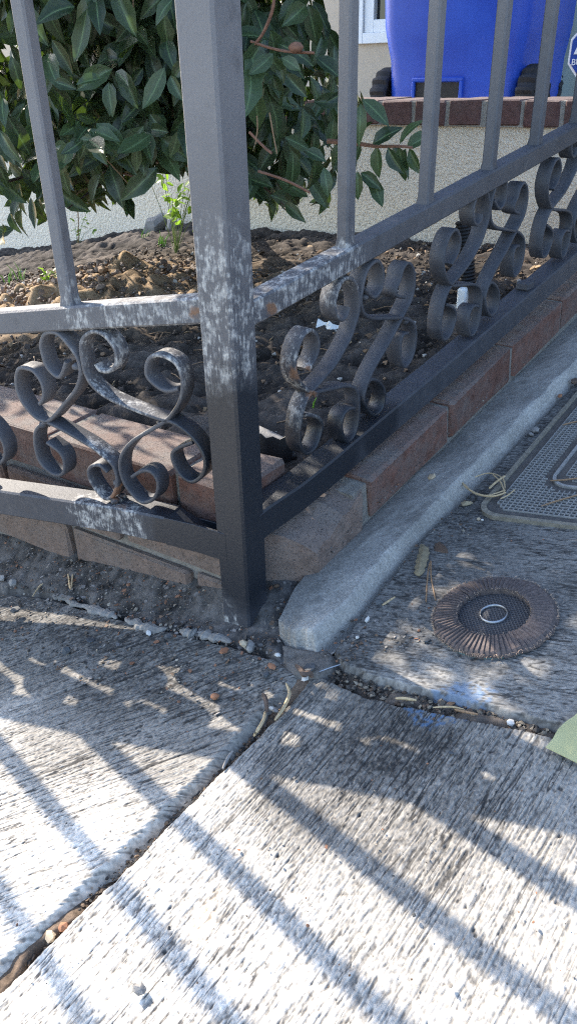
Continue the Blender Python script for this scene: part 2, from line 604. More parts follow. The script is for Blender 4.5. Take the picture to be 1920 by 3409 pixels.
def blotch(U, V_, px, rad, stretch=1.0, ang=0.0):
    u0, v0 = UV(px)
    du, dv = U - u0, V_ - v0
    a, b = du * math.cos(ang) + dv * math.sin(ang), -du * math.sin(ang) + dv * math.cos(ang)
    return np.clip(1 - np.hypot(a / (rad * stretch), b / rad), 0, 1)

STAINS = [((1330, 2440), .055, .95), ((1250, 2560), .05, .7), ((1100, 2640), .06, .55), ((1400, 2700), .09, .55), ((1550, 2600), .07, .35),
          ((1750, 2560), .05, .4), ((980, 2600), .05, .5), ((1500, 2850), .08, .35), ((1050, 2740), .04, .6), ((1850, 2750), .06, .3)]
SIDEWALK = thing('sidewalk', (0, 0, 0), kind='structure')
def slab(px_poly, dir_px, cell, amp, lift, base, stain_k, soot, edge_r=.006, stroke=1.0, ext=None):
    fine_poly = px_uv(px_poly)
    poly = fine_poly if ext is None else px_uv(ext)
    d0, d1 = UV(dir_px[0]), UV(dir_px[1])
    t = (d1 - d0) / np.linalg.norm(d1 - d0)               # along the broom strokes
    s = np.array([-t[1], t[0]])
    def axis(vals, fine_vals, c):
        "fine steps where the picture looks, growing steps beyond"
        pad = .006
        lo, hi = fine_vals.min() - pad, fine_vals.max() + pad
        mid_ = lo + np.arange(int((hi - lo) / c) + 2) * c
        out_l, out_r = [], []
        x, st_ = lo, c
        while x > vals.min() - pad:
            st_ = min(st_ * 1.12, .02); x -= st_; out_l.append(x)
        x, st_ = mid_[-1], c
        while x < vals.max() + pad:
            st_ = min(st_ * 1.12, .02); x += st_; out_r.append(x)
        return np.concatenate([out_l[::-1], mid_, out_r])
    aa = axis(poly @ t, fine_poly @ t, cell[0])
    bb = axis(poly @ s, fine_poly @ s, cell[1])
    AA, BB = np.meshgrid(aa, bb)
    # the broom wandered a little
    BBw = BB + .004 * np.sin(AA * 9 + 1) + .0015 * fnoise(AA.shape, 60, 30) * 0
    U = AA * t[0] + BB * s[0]; V_ = AA * t[1] + BB * s[1]
    sd = poly_sd(U, V_, poly) + .0007 * fnoise(AA.shape, .005 / cell[0], .005 / cell[1])
    # long thin broom strokes: most run far, some break off; sand grain on top
    g1 = fnoise(AA.shape, .012 * stroke / cell[0], .00044 / cell[1])
    g2 = fnoise(AA.shape, .0036 * stroke / cell[0], .00055 / cell[1])
    brk = fnoise(AA.shape, .0020 / cell[0], .0012 / cell[1])
    dens = fnoise(AA.shape, .030 / cell[0], .012 / cell[1])
    gr = .72 * g1 + .5 * g2
    fine = fnoise(AA.shape, .0008 / cell[0], .0007 / cell[1])
    grain = fnoise(AA.shape, .0006 / cell[0], .0007 / cell[1])
    pits = sstep(2.6, 3.3, fnoise(AA.shape, .0020 / cell[0], .0018 / cell[1]))
    wave = fnoise(AA.shape, .09 / cell[0], .09 / cell[1])
    gm = fnoise(AA.shape, .030 * stroke / cell[0], .0016 / cell[1])
    dn2 = fnoise(AA.shape, .014 / cell[0], .006 / cell[1])
    major = (1 - sstep(.06, .26, np.abs(gm + .05 * fine))) * sstep(-.5, .45, dn2 + .45 * brk)
    minor = sstep(-.55, -1.25, gr + .42 * brk + .22 * dens + .18 * fine)
    line = np.maximum(major, .55 * minor)
    h = amp * (.40 * gr + .55 * fine + .25 * grain - .8 * line)
    depth = sstep(-edge_r, edge_r * .55, sd)
    w = lift + (h - .0016 * pits) * (1 - depth * .7) + .0012 * wave - depth * .020
    P = U[..., None] * EX + V_[..., None] * EY + w[..., None] * N
    keep4 = sd < .0045
    keep = keep4[:-1, :-1] & keep4[1:, 1:] & keep4[1:, :-1] & keep4[:-1, 1:]
    # colour: pale concrete, dirt lodged in the grooves, dust and soot stains of their own shape
    hn = h / amp
    big = fnoise(AA.shape, .05 / cell[0], .05 / cell[1]); med = fnoise(AA.shape, .012 / cell[0], .012 / cell[1])
    sm = fnoise(AA.shape, .0022 / cell[0], .0012 / cell[1])
    groove = np.clip(line * 1.0 + .30 * sstep(.6, 1.7, -fine) + .16 * sstep(.4, 1.6, -grain), 0, 1)
    col = np.array(base)[None, None, :] * (1 + .07 * big + .06 * med + .09 * fine + .07 * grain + .05 * brk)[..., None]
    dark = np.array((.055, .052, .050))
    k = np.clip(groove * (.78 + .12 * big), 0, .94)
    col = col * (1 - k[..., None]) + dark * k[..., None]
    st = np.zeros(AA.shape)
    for (p, r, f) in STAINS:
        bb_ = blotch(U, V_, p, r * 1.7)
        st = np.maximum(st, f * sstep(.05, .75, bb_ * (1 + .30 * np.clip(big, -1.2, 1.2) + .25 * np.clip(med, -1.2, 1.2))))
    st = np.clip(st * stain_k * (.38 + .75 * groove + .16 * fine + .12 * brk), 0, .93)
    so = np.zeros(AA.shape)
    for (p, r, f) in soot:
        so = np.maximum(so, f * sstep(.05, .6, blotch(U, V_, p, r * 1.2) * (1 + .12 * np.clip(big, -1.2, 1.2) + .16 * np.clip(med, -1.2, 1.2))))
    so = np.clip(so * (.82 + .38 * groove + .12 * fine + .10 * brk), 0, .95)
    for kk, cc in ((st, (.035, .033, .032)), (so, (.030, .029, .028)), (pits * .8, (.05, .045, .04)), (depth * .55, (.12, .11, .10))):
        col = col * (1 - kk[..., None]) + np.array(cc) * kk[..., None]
    # blue spray paint across the joint, an orange rust spot
    bl = np.maximum(blotch(U, V_, (1500, 2345), .030, 1.9, -.05), blotch(U, V_, (1470, 2385), .022, 1.8, .1))
    bl = sstep(.30, .75, bl * (1 + .45 * med + .45 * brk + .35 * fine) - .25 * line) * .42 * (bl > 0)
    col = col * (1 - bl[..., None]) + np.array((.12, .24, .42)) * bl[..., None]
    ru = blotch(U, V_, (690, 3050), .026, 1.6, .9)
    ru = sstep(.25, .8, ru * (1 + .5 * med)) * .18
    col = col * (1 - ru[..., None]) + np.array((.50, .30, .10)) * ru[..., None]
    me = np_mesh('slab', P, keep, np.clip(col, .01, 1))
    return link('slab', me, M['concrete'], SIDEWALK)
CONC = (.47, .44, .395)
# joint A: gap between the left and the right front slab; joint B: between right front and right back
slab([(-260, 1935), (170, 1985), (420, 2060), (640, 2110), (800, 2150), (930, 2190), (1012, 2248), (1000, 2275), (838, 2440), (776, 2515), (382, 2897), (-18, 3276), (-500, 3640), (-520, 2400)],
     ((100, 2720), (420, 2600)), (.0015, .0006), .00042, .004, CONC, .2, edge_r=.011, ext=[(170, 1985), (420, 2060), (640, 2110), (800, 2150), (930, 2190), (1012, 2248), (1000, 2275), (838, 2440), (776, 2515), (382, 2897), (-18, 3276), UV((-18, 3276)) + DA * .9, UV((-18, 3276)) + DA * .9 + DS * 1.5, UV((-260, 1935)) + DS * 1.5, (-260, 1935)],
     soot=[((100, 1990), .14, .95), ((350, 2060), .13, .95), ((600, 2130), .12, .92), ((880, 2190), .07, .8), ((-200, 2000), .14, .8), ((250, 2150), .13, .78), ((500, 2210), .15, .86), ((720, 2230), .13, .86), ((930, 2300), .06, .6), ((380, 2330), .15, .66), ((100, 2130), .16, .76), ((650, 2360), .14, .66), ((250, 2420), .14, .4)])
slab([(1046, 2236), (1085, 2246), (1180, 2296), (1298, 2330), (1560, 2392), (1839, 2447), (2200, 2524), (2250, 3000), (2150, 3650), (300, 3650), (-340, 3600), (0, 3288), (397, 2908), (794, 2505), (860, 2440)],
     ((1400, 3030), (1620, 2690)), (.0015, .0006), .00044, .001, CONC, 1.4,
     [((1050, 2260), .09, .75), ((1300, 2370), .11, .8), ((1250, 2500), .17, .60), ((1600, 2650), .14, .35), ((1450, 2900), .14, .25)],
     ext=[(1046, 2236), (1085, 2246), (1180, 2296), (1298, 2330), (1560, 2392), (1839, 2447), UV((1839, 2447)) + DB * 1.2, UV((1839, 2447)) + DB * 1.2 + DA * 1.5, UV((0, 3288)) + DA * .9, (0, 3288), (397, 2908), (794, 2505), (860, 2440)])
slab([(1100, 2180), (1140, 2235), (1258, 2276), (1500, 2338), (1861, 2436), (2300, 2540), (2700, 2100), (2500, 1150), (2000, 1060), (1905, 1290), (1497, 1716), (1416, 1792), (1209, 2050)],
     ((1400, 2200), (1900, 2290)), (.0018, .0008), .00030, .006, (.36, .35, .33), .3,
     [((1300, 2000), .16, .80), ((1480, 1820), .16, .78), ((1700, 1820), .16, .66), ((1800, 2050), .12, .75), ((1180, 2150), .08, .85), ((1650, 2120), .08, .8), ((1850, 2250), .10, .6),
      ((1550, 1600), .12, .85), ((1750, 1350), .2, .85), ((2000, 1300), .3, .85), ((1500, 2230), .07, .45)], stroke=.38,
     ext=[(1100, 2180), (1140, 2235), (1258, 2276), (1500, 2338), (1861, 2436), UV((1861, 2436)) + DB * 1.2, UV((1861, 2436)) + DB * 1.2 + DK * 2.4, UV((1905, 1290)) + DK * 1.3, (1905, 1290), (1497, 1716), (1416, 1792), (1209, 2050)])

# broad ground sheet below the slabs, out to the horizon (one sheet following the street's slope)
def ground_sheet():
    mb = MB()
    L = 400
    mb.add([W(-L, -L, -.026), W(L, -L, -.026), W(L, L, -.026), W(-L, L, -.026)], [(0, 1, 2, 3)], (.07, .06, .05))
    mb.build('ground', M['dirt'], kind='structure')
ground_sheet()

# dirt strip between slab and bricks, and the dirt in the joints
def DIRT_RISE(U, V_):
    'the dirt banks up against the bricks'
    a = R(153.5)
    off = (U * EX[0] + V_ * EY[0]) * math.sin(a) - (U * EX[1] + V_ * EY[1]) * math.cos(a)
    return .40 * np.clip(off - .004, 0, .09) * sstep(.10, .0, U)
def dirt_patch(name, px_poly, cell, w0, amp, base, edge=.02, slope=None):
    poly = px_uv(px_poly)
    lo, hi = poly.min(0) - .01, poly.max(0) + .01
    U, V_ = np.meshgrid(np.arange(lo[0], hi[0], cell), np.arange(lo[1], hi[1], cell))
    sd = poly_sd(U, V_, poly) + .004 * fnoise(U.shape, .012 / cell, .012 / cell)
    n1 = fnoise(U.shape, .010 / cell, .010 / cell); n2 = fnoise(U.shape, .0035 / cell, .0035 / cell); n3 = fnoise(U.shape, .04 / cell, .04 / cell)
    w = w0 + amp * (.5 * n1 + .35 * n2 + .5 * n3) - .018 * sstep(-edge, .004, sd)
    if slope is not None:
        w = w + slope(U, V_)
    P = U[..., None] * EX + V_[..., None] * EY + w[..., None] * N
    k4 = sd < .004
    keep = k4[:-1, :-1] & k4[1:, 1:] & k4[1:, :-1] & k4[:-1, 1:]
    col = np.array(base)[None, None] * np.clip(1 + .25 * n1 + .30 * n2 + .12 * n3, .3, 2)[..., None]
    return link(name, np_mesh(name, P, keep, np.clip(col, .008, .8)), M['dirt'], None, 'structure')
dirt_patch('dirt_strip', [UV((-400, 1780)) + DS * .7, (-400, 1780), (0, 1800), (386, 1840), (735, 1900), (885, 1925), (1075, 1900), (1120, 1980), (1000, 2080), (950, 2140), (935, 2200), (820, 2165), (640, 2128), (430, 2075), (170, 2000), (-400, 1930), UV((-400, 1930)) + DS * .7],
           .0026, .0055, .0013, (.062, .058, .055), .012, DIRT_RISE)
dirt_patch('dirt_strip', [(920, 2140), (1060, 2150), (1120, 2120), (1140, 2190), (1120, 2240), (1060, 2275), (985, 2262), (915, 2205)], .0024, -.0015, .0012, (.070, .064, .058), .01)
dirt_patch('joint_dirt', [(1043, 2230), (1060, 2260), (870, 2450), (400, 2915), (-20, 3310), (-80, 3270), (330, 2880), (720, 2510), (830, 2400), (985, 2245)],
           .0022, -.007, .003, (.085, .062, .045), .004)
dirt_patch('joint_dirt', [(1075, 2190), (1130, 2215), (1258, 2265), (1500, 2328), (1861, 2424), (2250, 2520), (2250, 2560), (1839, 2460), (1560, 2405), (1290, 2340), (1150, 2300), (1060, 2260)],
           .0022, -.006, .003, (.06, .05, .042), .004)

# low concrete kerb beside the brick edging
def kerb():
    st = [((1046, 2196), (940, 2108)), ((1209, 2055), (1040, 1962)), ((1278, 1962), (1100, 1895)), ((1416, 1797), (1232, 1760)), ((1498, 1716), (1315, 1672)), ((1700, 1512), (1525, 1462)), ((1920, 1280), (1740, 1255)), ((2300, 880), (2120, 880))]
    oo = np.array([UV(a) for a, b in st]); ii = np.array([UV(b, .022) for a, b in st])
    L = np.concatenate([[0], np.cumsum(np.linalg.norm(np.diff(oo, axis=0), axis=1))])
    ss = np.arange(-.004, L[-1], .0022)
    def samp(P):
        Q = np.stack([np.interp(ss, L, P[:, k]) for k in (0, 1)], 1)
        e = P[1] - P[0]; e = e / np.linalg.norm(e)
        for q in range(len(ss)):
            if ss[q] < 0:
                Q[q] = P[0] + e * ss[q]
        ker = np.hanning(17); ker /= ker.sum()
        return np.stack([np.convolve(np.pad(Q[:, k], 8, mode='reflect', reflect_type='odd'), ker, 'valid') for k in (0, 1)], 1)
    O_, I_ = samp(oo), samp(ii)
    tt = np.linspace(-.12, 1.35, 54)
    n, m = len(ss), len(tt)
    T_ = np.broadcast_to(tt, (n, m)); S_ = np.broadcast_to(ss[:, None], (n, m))
    n1 = fnoise((n, m), 1.7, 1.7); n2 = fnoise((n, m), .7, .7); n3 = fnoise((n, m), 9, 10)
    edge = .05 + .008 * n3 + .003 * n1
    rise = sstep(-.08, .17, T_ - edge)
    H = .026 - .004 * np.clip(T_, 0, 1) + .00022 * n1 * rise + .0009 * n3
    endcut = sstep(-.003, .010, S_ + .0012 * n1 + .003 * n3 - .006 * np.sin(T_ * 5) - .004)
    w = -.006 + (H + .006) * rise * endcut
    P2 = O_[:, None, :] + (I_ - O_)[:, None, :] * tt[None, :, None]
    P = P2[..., :1] * EX + P2[..., 1:] * EY + w[..., None] * N
    g = .285 + .014 * n1 + .025 * n3
    dirty = np.clip(sstep(.62, 1.05, T_ + .12 * n1) + .8 * sstep(.5, -.0, rise) , 0, 1) * .5
    g = g * 1.12
    col = np.stack([g, g * .96, g * .89], -1)
    col = col * (1 - dirty[..., None]) + np.array((.085, .08, .075)) * dirty[..., None]
    me = np_mesh('kerb', P[:, ::-1], np.ones((n - 1, m - 1), bool), np.clip(col[:, ::-1], .03, .6))
    link('kerb', me, M['kerb_mat'], None, 'structure')
kerb()

# ------------------------------------------------------------------ planting bed soil
def soil_z(x, y):
    z = .128 + .13 * np.clip(x, 0, .7) * np.clip(1.15 - (y - .5) / 1.0, .15, 1) - .02 * np.exp(-((x - .1) / .12) ** 2 - ((y - .15) / .15) ** 2)
    z = z - .16 * np.clip(-x - .32, 0, 2)
    z = z - .05 * np.clip(y - 1.4, 0, 2) * np.clip(-x * 2, 0, 1)
    z = z + .045 * np.exp(-(((x + .38) / .22) ** 2 + ((y - 1.14) / .16) ** 2)) + .03 * np.exp(-(((x + .85) / .25) ** 2 + ((y - 1.15) / .2) ** 2))
    return z
CORNER = np.array([.064, -.006])
AZB_L, AZB_R, AZW = 146.7, 51.5, 145.0
WALL_OFF = 1.5
wn_ = np.array([math.sin(R(AZW)), -math.cos(R(AZW))])
def soil():
    cell = .007
    xs = np.arange(-1.9, 1.7, cell); ys = np.arange(.04, 2.9, cell)
    X, Y = np.meshgrid(xs, ys)
    nl = np.array([math.sin(R(AZB_L)), -math.cos(R(AZB_L))]); nr = np.array([-math.sin(R(AZB_R)), math.cos(R(AZB_R))])
    dl = (X - CORNER[0]) * nl[0] + (Y - CORNER[1]) * nl[1]
    dr = (X - .094) * nr[0] + (Y - .066) * nr[1]
    dw = WALL_OFF + .03 - (X * wn_[0] + Y * wn_[1])
    ins = (dl > .05) & (dr > .04) & (dw > 0)
    n1 = fnoise(X.shape, 2.2, 2.2); n2 = fnoise(X.shape, 5, 5); n3 = fnoise(X.shape, 16, 16); n4 = fnoise(X.shape, .8, .8)
    clod = np.exp(-(((X + .42) / .40) ** 2 + ((Y - 1.12) / .26) ** 2)) + np.exp(-(((X + .85) / .3) ** 2 + ((Y - 1.1) / .25) ** 2))
    clod = np.clip(clod, 0, 1)
    z = soil_z(X, Y) + .0030 * n4 + .0026 * n1 + .0030 * n2 + .005 * n3 + clod * (.011 * np.abs(n1) + .009 * np.abs(n2) - .004 * np.abs(n4) - .008)
    z -= .02 * sstep(.10, .05, dl) + .015 * sstep(.09, .04, dr)
    P = np.stack([X, Y, z], -1)
    keep = ins[:-1, :-1] & ins[1:, 1:] & ins[1:, :-1] & ins[:-1, 1:]
    col = np.array((.050, .043, .038))[None, None] * np.clip(1 + .22 * n2 + .30 * n1 + .15 * n4, .35, 2)[..., None]
    lite = np.array((.32, .23, .145))[None, None]  # sunlit tan of the mound, put into the soil colour
    kk = np.clip(clod * .9 * (1 + .25 * n1 + .15 * n4), 0, .95)[..., None]
    col = col * (1 - kk) + lite * kk
    me = np_mesh('soil', P, keep, np.clip(col, .01, .6))
    link('soil', me, M['soil'], None, 'structure')
soil()

# ------------------------------------------------------------------ brick edging (low two-course wall)
brick_meshes = []
def brick_mesh(lx, ly, lz, seed):
    random.seed(seed)
    bm = bmesh.new()
    bmesh.ops.create_cube(bm, size=2)
    for q in bm.verts:
        q.co = (q.co.x * lx / 2, q.co.y * ly / 2, q.co.z * lz / 2)
    bmesh.ops.bevel(bm, geom=bm.edges[:], offset=.0032, segments=1, affect='EDGES')
    for q in bm.verts:
        q.co += Vector((random.uniform(-1, 1), random.uniform(-1, 1), random.uniform(-1, 1))) * .0018
    me = bpy.data.meshes.new('brick')
    bm.to_mesh(me); bm.free()
    return me
def place_brick(me, mat, c, az, tilt, parent, roll=0.0):
    "tilt: rise per metre along the course"
    o = bpy.data.objects.new('brick', me)
    if not me.materials:
        me.materials.append(mat)
    COL.objects.link(o)
    d = _nz(dirv(az) + UP * tilt); s = _nz(np.cross(UP, d)); t = np.cross(d, s)
    mw = Matrix(((d[0], s[0], t[0], c[0]), (d[1], s[1], t[1], c[1]), (d[2], s[2], t[2], c[2]), (0, 0, 0, 1)))
    o.parent = parent
    o.matrix_parent_inverse = Matrix.Translation(-Vector(parent['_loc']))
    o.matrix_basis = mw @ Matrix.Rotation(roll, 4, 'Z')
    return o
def oriented(mb, c, az, tilt, lx, ly, lz, ch=0):
    d = _nz(dirv(az) + UP * tilt); s = _nz(np.cross(UP, d)); t = np.cross(d, s)
    mb.box(c, d * lx / 2, s * ly / 2, t * lz / 2, ch)

EDGE = thing('brick_edging', (CORNER[0], CORNER[1], .02), 'low red brick edging turning a corner under the iron fence', 'brick wall')
BL, BD, BH = .203, .095, .057
bset = [brick_mesh(BL, BD, BH, 100 + k) for k in range(5)]
bset_w = [brick_mesh(BL, BD, BH, 200 + k) for k in range(4)]
dl_, nl_ = dirv(AZB_L), np.array([math.sin(R(AZB_L)), -math.cos(R(AZB_L)), 0])
C3 = np.array([CORNER[0], CORNER[1], 0])
ZT = .160
# where the photo shows upright joints on the left face
aj_top = (VP((146, 1440), AZB_L, float(nl_ @ C3)) - C3) @ dl_
aj_low = (VP((405, 1800), AZB_L, float(nl_ @ C3)) - C3) @ dl_
pitch = BL + .010
random.seed(3)
for course, (zt, aj, mats) in enumerate(((ZT, aj_top, 'brick'), (ZT - .067, aj_low, 'brick_worn'), (ZT - .134, aj_low + .1, 'brick_worn'), (ZT - .201, aj_low + .02, 'brick_worn'), (ZT - .268, aj_low + .11, 'brick_worn'))):
    k0 = math.floor((.085 - aj) / pitch) - 1
    for k in range(k0, k0 + 8):
        a0 = aj + k * pitch + .005
        a1 = a0 + BL
        if a1 < .14:
            continue
        cut = max(0.0, .085 - a0)
        if a0 < .0 and not cut:
            continue
        if a0 > 1.6:
            break
        setb = .004 * random.uniform(-1, 1) + (.0 if course else .004)
        c = C3 + dl_ * (a0 + cut / 2 + BL / 2) + nl_ * (BD / 2 + setb) + UP * (zt - BH / 2 + random.uniform(-.0012, .0012))
        if zt < gz(*(c[:2])) - .01:
            continue
        pool = bset if mats == 'brick' else bset_w
        place_brick(pool[(k + course) % len(pool)] if not cut else brick_mesh(BL - cut, BD, BH, 150 + course), M[mats], c, AZB_L, random.uniform(-.006, .006), EDGE, random.uniform(-.012, .012))
# mortar core of the left run, a little behind the brick faces
mb = MB()
oriented(mb, C3 + dl_ * .875 + nl_ * (BD / 2 + .004) + UP * (ZT - .165), AZB_L, 0, 1.56, BD - .012, .32)
# right run: one course that climbs with the street
dr_ = dirv(AZB_R); nr_ = np.array([-math.sin(R(AZB_R)), math.cos(R(AZB_R)), 0])
J = [G((x, y), .083) for x, y in ((1225, 1604), (1502, 1351), (1707, 1156), (1878, 1004))]
O3 = J[0].copy(); O3[2] = 0
offr = np.mean([(q - J[0]) @ nr_ for q in J])
aJ = [(q - O3) @ dr_ for q in J]
tiltR = .1433 / math.hypot(.6428, .7525)
zJ = J[0][2]
starts = aJ[:]
while starts[-1] < 1.8:
    starts.append(starts[-1] + pitch)
for k in range(len(starts) - 1):
    L = starts[k + 1] - starts[k] - .010
    c = O3 + dr_ * ((starts[k] + starts[k + 1]) / 2) + nr_ * (BD / 2 + offr + random.uniform(-.002, .002))
    c = c + UP * (zJ + tiltR * ((starts[k] + starts[k + 1]) / 2) - BH / 2)
    me = brick_mesh(L, BD, BH, 300 + k)
    place_brick(me, M['brick'], c, AZB_R, tiltR, EDGE, random.uniform(-.006, .006))
oriented(mb, O3 + dr_ * (.86) + nr_ * (BD / 2 + offr + .0008) + UP * (zJ + tiltR * .86 - .048), AZB_R, tiltR, 1.78, BD - .0075, .085)
mb.build('mortar', M['old_mortar'], EDGE)
# the chipped corner brick: end face to the left, broken sloping top
def corner_brick():
    q = J[0] - dr_ * .011
    A = np.array([q[0], q[1], 0])
    f0 = G((1060, 1932), .012); f0z = f0.copy()
    e0 = G((886, 1952), .018)
    zt = zJ - .002
    depth_v = nr_ * .085
    def P(b, z):
        return np.array([b[0], b[1], z])
    far_o = P(q, 0); near_o = P(f0, 0); near_l = P(e0, 0)
    far_i = far_o + depth_v; near_i = near_l + dr_ * .02 + nr_ * .03
    nseg = 7
    vs, fs = [], []
    # outer long face, subdivided so its broken upper edge can be uneven
    rows = []
    for i in range(nseg + 1):
        t = i / nseg
        b = near_o * (1 - t) + far_o * t
        i_ = near_l * (1 - t) + far_i * t
        ground = gz(b[0], b[1])
        top_o = ground + .050 + .026 * t + .004 * math.sin(i * 2.1)
        top_m = ground + .072 + .014 * t + .003 * math.sin(i * 3.3 + 1)
        m1 = b * .72 + i_ * .28; m2 = b * .35 + i_ * .65
        rows.append([P(b, ground - .01), P(b, top_o - .012), P(b * .97 + i_ * .03, top_o), P(m1, (top_o + top_m) / 2 + .004 * math.sin(i * 1.7)), P(m2, top_m), P(i_, top_m + .006), P(i_, ground - .01)])
    m = 7
    for r_ in rows:
        vs += r_
    for i in range(nseg):
        for j in range(m - 1):
            fs.append((i * m + j, i * m + j + 1, (i + 1) * m + j + 1, (i + 1) * m + j)[::-1])
    fs.append(tuple(range(m)))
    fs.append(tuple(nseg * m + j for j in range(m))[::-1])
    MB().add(vs, fs).build('brick', M['brick_worn'], EDGE, smooth=28, label='chipped corner brick with a broken sloping top')
corner_brick()
# broken mortar bed showing under the corner

# ------------------------------------------------------------------ the iron fence (one welded thing)
FENCE = thing('iron_fence', (0, 0, 0), 'charcoal painted iron fence with corner post, square pickets and worn scroll panels', 'fence')
nL = np.array([math.sin(R(AZL)), -math.cos(R(AZL)), 0]); nR = np.array([-math.sin(R(AZR)), math.cos(R(AZR)), 0])
dLh, dRh = dirv(AZL), dirv(AZR)
def chrect(w, h, c):
    return [(-w + c, -h), (w - c, -h), (w, -h + c), (w, h - c), (w - c, h), (-w + c, h), (-w, h - c), (-w, -h + c)]
def bar(name, path, S, T, w, h, ch=.0022, scale=None, smooth=None):
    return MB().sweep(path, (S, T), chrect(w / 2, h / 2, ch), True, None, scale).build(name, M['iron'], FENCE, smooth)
# corner post
p1, p2 = dirv(146.5), dirv(55.5)
PW = .0385
pc = (p1 + p2) * PW / 2
bar('post', [pc + UP * z for z in (-.035, .0, .05, .2, .4, .7, 1.08)], p1, p2, PW, PW, .0026, smooth=40)
bar('post_cap', [pc + UP * z for z in (1.08, 1.09, 1.11)], p1, p2, PW + .01, PW + .01, .004, [1, 1, .5])
# rails: front lower edges measured in the photo, carried to the rail's middle
def rail_path(pxs, az, nn, wdt, hgt, ctr=.02):
    out = []
    for p in pxs:
        q = VP(p, az, ctr - wdt / 2)
        out.append(q + nn * wdt / 2 + UP * hgt / 2)
    return out
TH, BHT = .0255, .036
tl = rail_path([(640, 1082), (400, 1093), (0, 1116)], AZL, nL, .025, TH)
tl = [pc + (tl[0] - pc) * .3 + UP * 0] + tl
tl[0][2] = tl[1][2] + .003
slope_tl = (tl[-1][2] - tl[1][2]) / np.linalg.norm((tl[-1] - tl[1])[:2])
tl.append(tl[-1] + dLh * 1.0 + UP * slope_tl * 1.0)
bar('top_rail', tl, nL, UP, .025, TH, smooth=40)
tr = rail_path([(899.5, 1060.5), (1167, 908), (1520, 705), (1826, 529)], AZR, nR, .025, TH)
tr = [pc + (tr[0] - pc) * .3] + tr
tr[0][2] = tr[1][2] - .004
slope_tr = (tr[-1][2] - tr[1][2]) / np.linalg.norm((tr[-1] - tr[1])[:2])
tr.append(tr[-1] + dRh * 1.0 + UP * slope_tr)
bar('top_rail', tr, nR, UP, .025, TH, smooth=40)
bl = rail_path([(560, 1815), (386, 1777), (276, 1759), (0, 1713.6)], AZL, nL, .034, BHT)
slope_bl = (bl[-1][2] - bl[1][2]) / np.linalg.norm((bl[-1] - bl[1])[:2])
bl.append(bl[-1] + dLh * 1.0 + UP * slope_bl)
bar('bottom_rail', bl, nL, UP, .034, BHT, smooth=40)
# the cut and bent end of that rail: an open channel down to the post
e0 = bl[0]; e1 = VP((735, 1863), AZL, .003) + nL * .017 + UP * (BHT / 2 - .001)
e1 = e1 - dLh * .008
mid = (e0 + e1) / 2 + UP * .0015
mbc = MB()
for t0, t1, hh0, hh1 in ((e0, mid, 1, .98), (mid, e1, .98, .95)):
    pass
pth = [e0 - (e1 - e0) * .02, mid, e1]
mbc.sweep([q - nL * .0155 for q in pth], (nL, UP), chrect(.0016, BHT / 2, .0004))
mbc.sweep([q + nL * .0155 - UP * .006 for q in pth], (nL, UP), chrect(.0016, BHT / 2 - .006, .0004))
mbc.sweep([q - UP * (BHT / 2 - .0015) for q in pth], (nL, UP), chrect(.0140, .0015, .0004))
# flap of the top wall pushed down into the channel
top0 = e0 + UP * (BHT / 2 - .002); top1 = e0 * .35 + e1 * .65 - UP * .006
mbc.sweep([top0, (top0 + top1) / 2 + UP * .001, top1], (nL, UP), chrect(.0140, .0012, .0004))
mbc.build('bottom_rail', M['iron'], FENCE, label='cut open and bent end of the bottom rail at the post')
br = rail_path([(905, 1778), (1008, 1705), (1100, 1629), (1238, 1507.5), (1520, 1263), (1920, 905)], AZR, nR, .034, BHT)
slope_br = (br[-1][2] - br[2][2]) / np.linalg.norm((br[-1] - br[2])[:2])
br = [br[0] - dRh * .025 - UP * .003] + br + [br[-1] + dRh * .9 + UP * slope_tr * .9]
bar('bottom_rail', br, nR, UP, .034, BHT, smooth=40)
# upper rails, above the picture
hi_l = [q + UP * .60 for q in tl]; hi_r = [q + UP * .60 for q in tr]
bar('upper_rail', hi_l, nL, UP, .025, TH); bar('upper_rail', hi_r, nR, UP, .025, TH)
# pickets
def rail_z(path, nn, d, a):
    "height of a rail's middle at distance a along it"
    aa = [q @ d for q in path]; zz = [q[2] for q in path]
    return float(np.interp(a, aa, zz))
PK = .0152
def picket(d, nn, path, a, parent=FENCE):
    z0 = rail_z(path, nn, d, a) + TH / 2
    base = d * a + nn * .02
    zz = [z0 - .002, z0 + .003, z0 + .008, z0 + .2, z0 + .6 - TH]
    MB().sweep([base + UP * z for z in zz], (d, nn), chrect(PK / 2, PK / 2, .0020), True, None, [1.22, 1.12, 1.0, 1.0, 1.0]).build('picket', M['iron'], FENCE, 40)
aR = [(VP(p, AZR, .02)) @ dRh for p in ((1150, 803), (1415, 672), (1627, 548), (1780, 478), (1915, 405))]
for a in aR + [aR[-1] + .15 * k for k in range(1, 6)]:
    picket(dRh, nR, tr, a)
aL0 = VP((238, 1018), AZL, .02) @ dLh
for k in range(8):
    picket(dLh, nL, tl, aL0 + .186 * k)
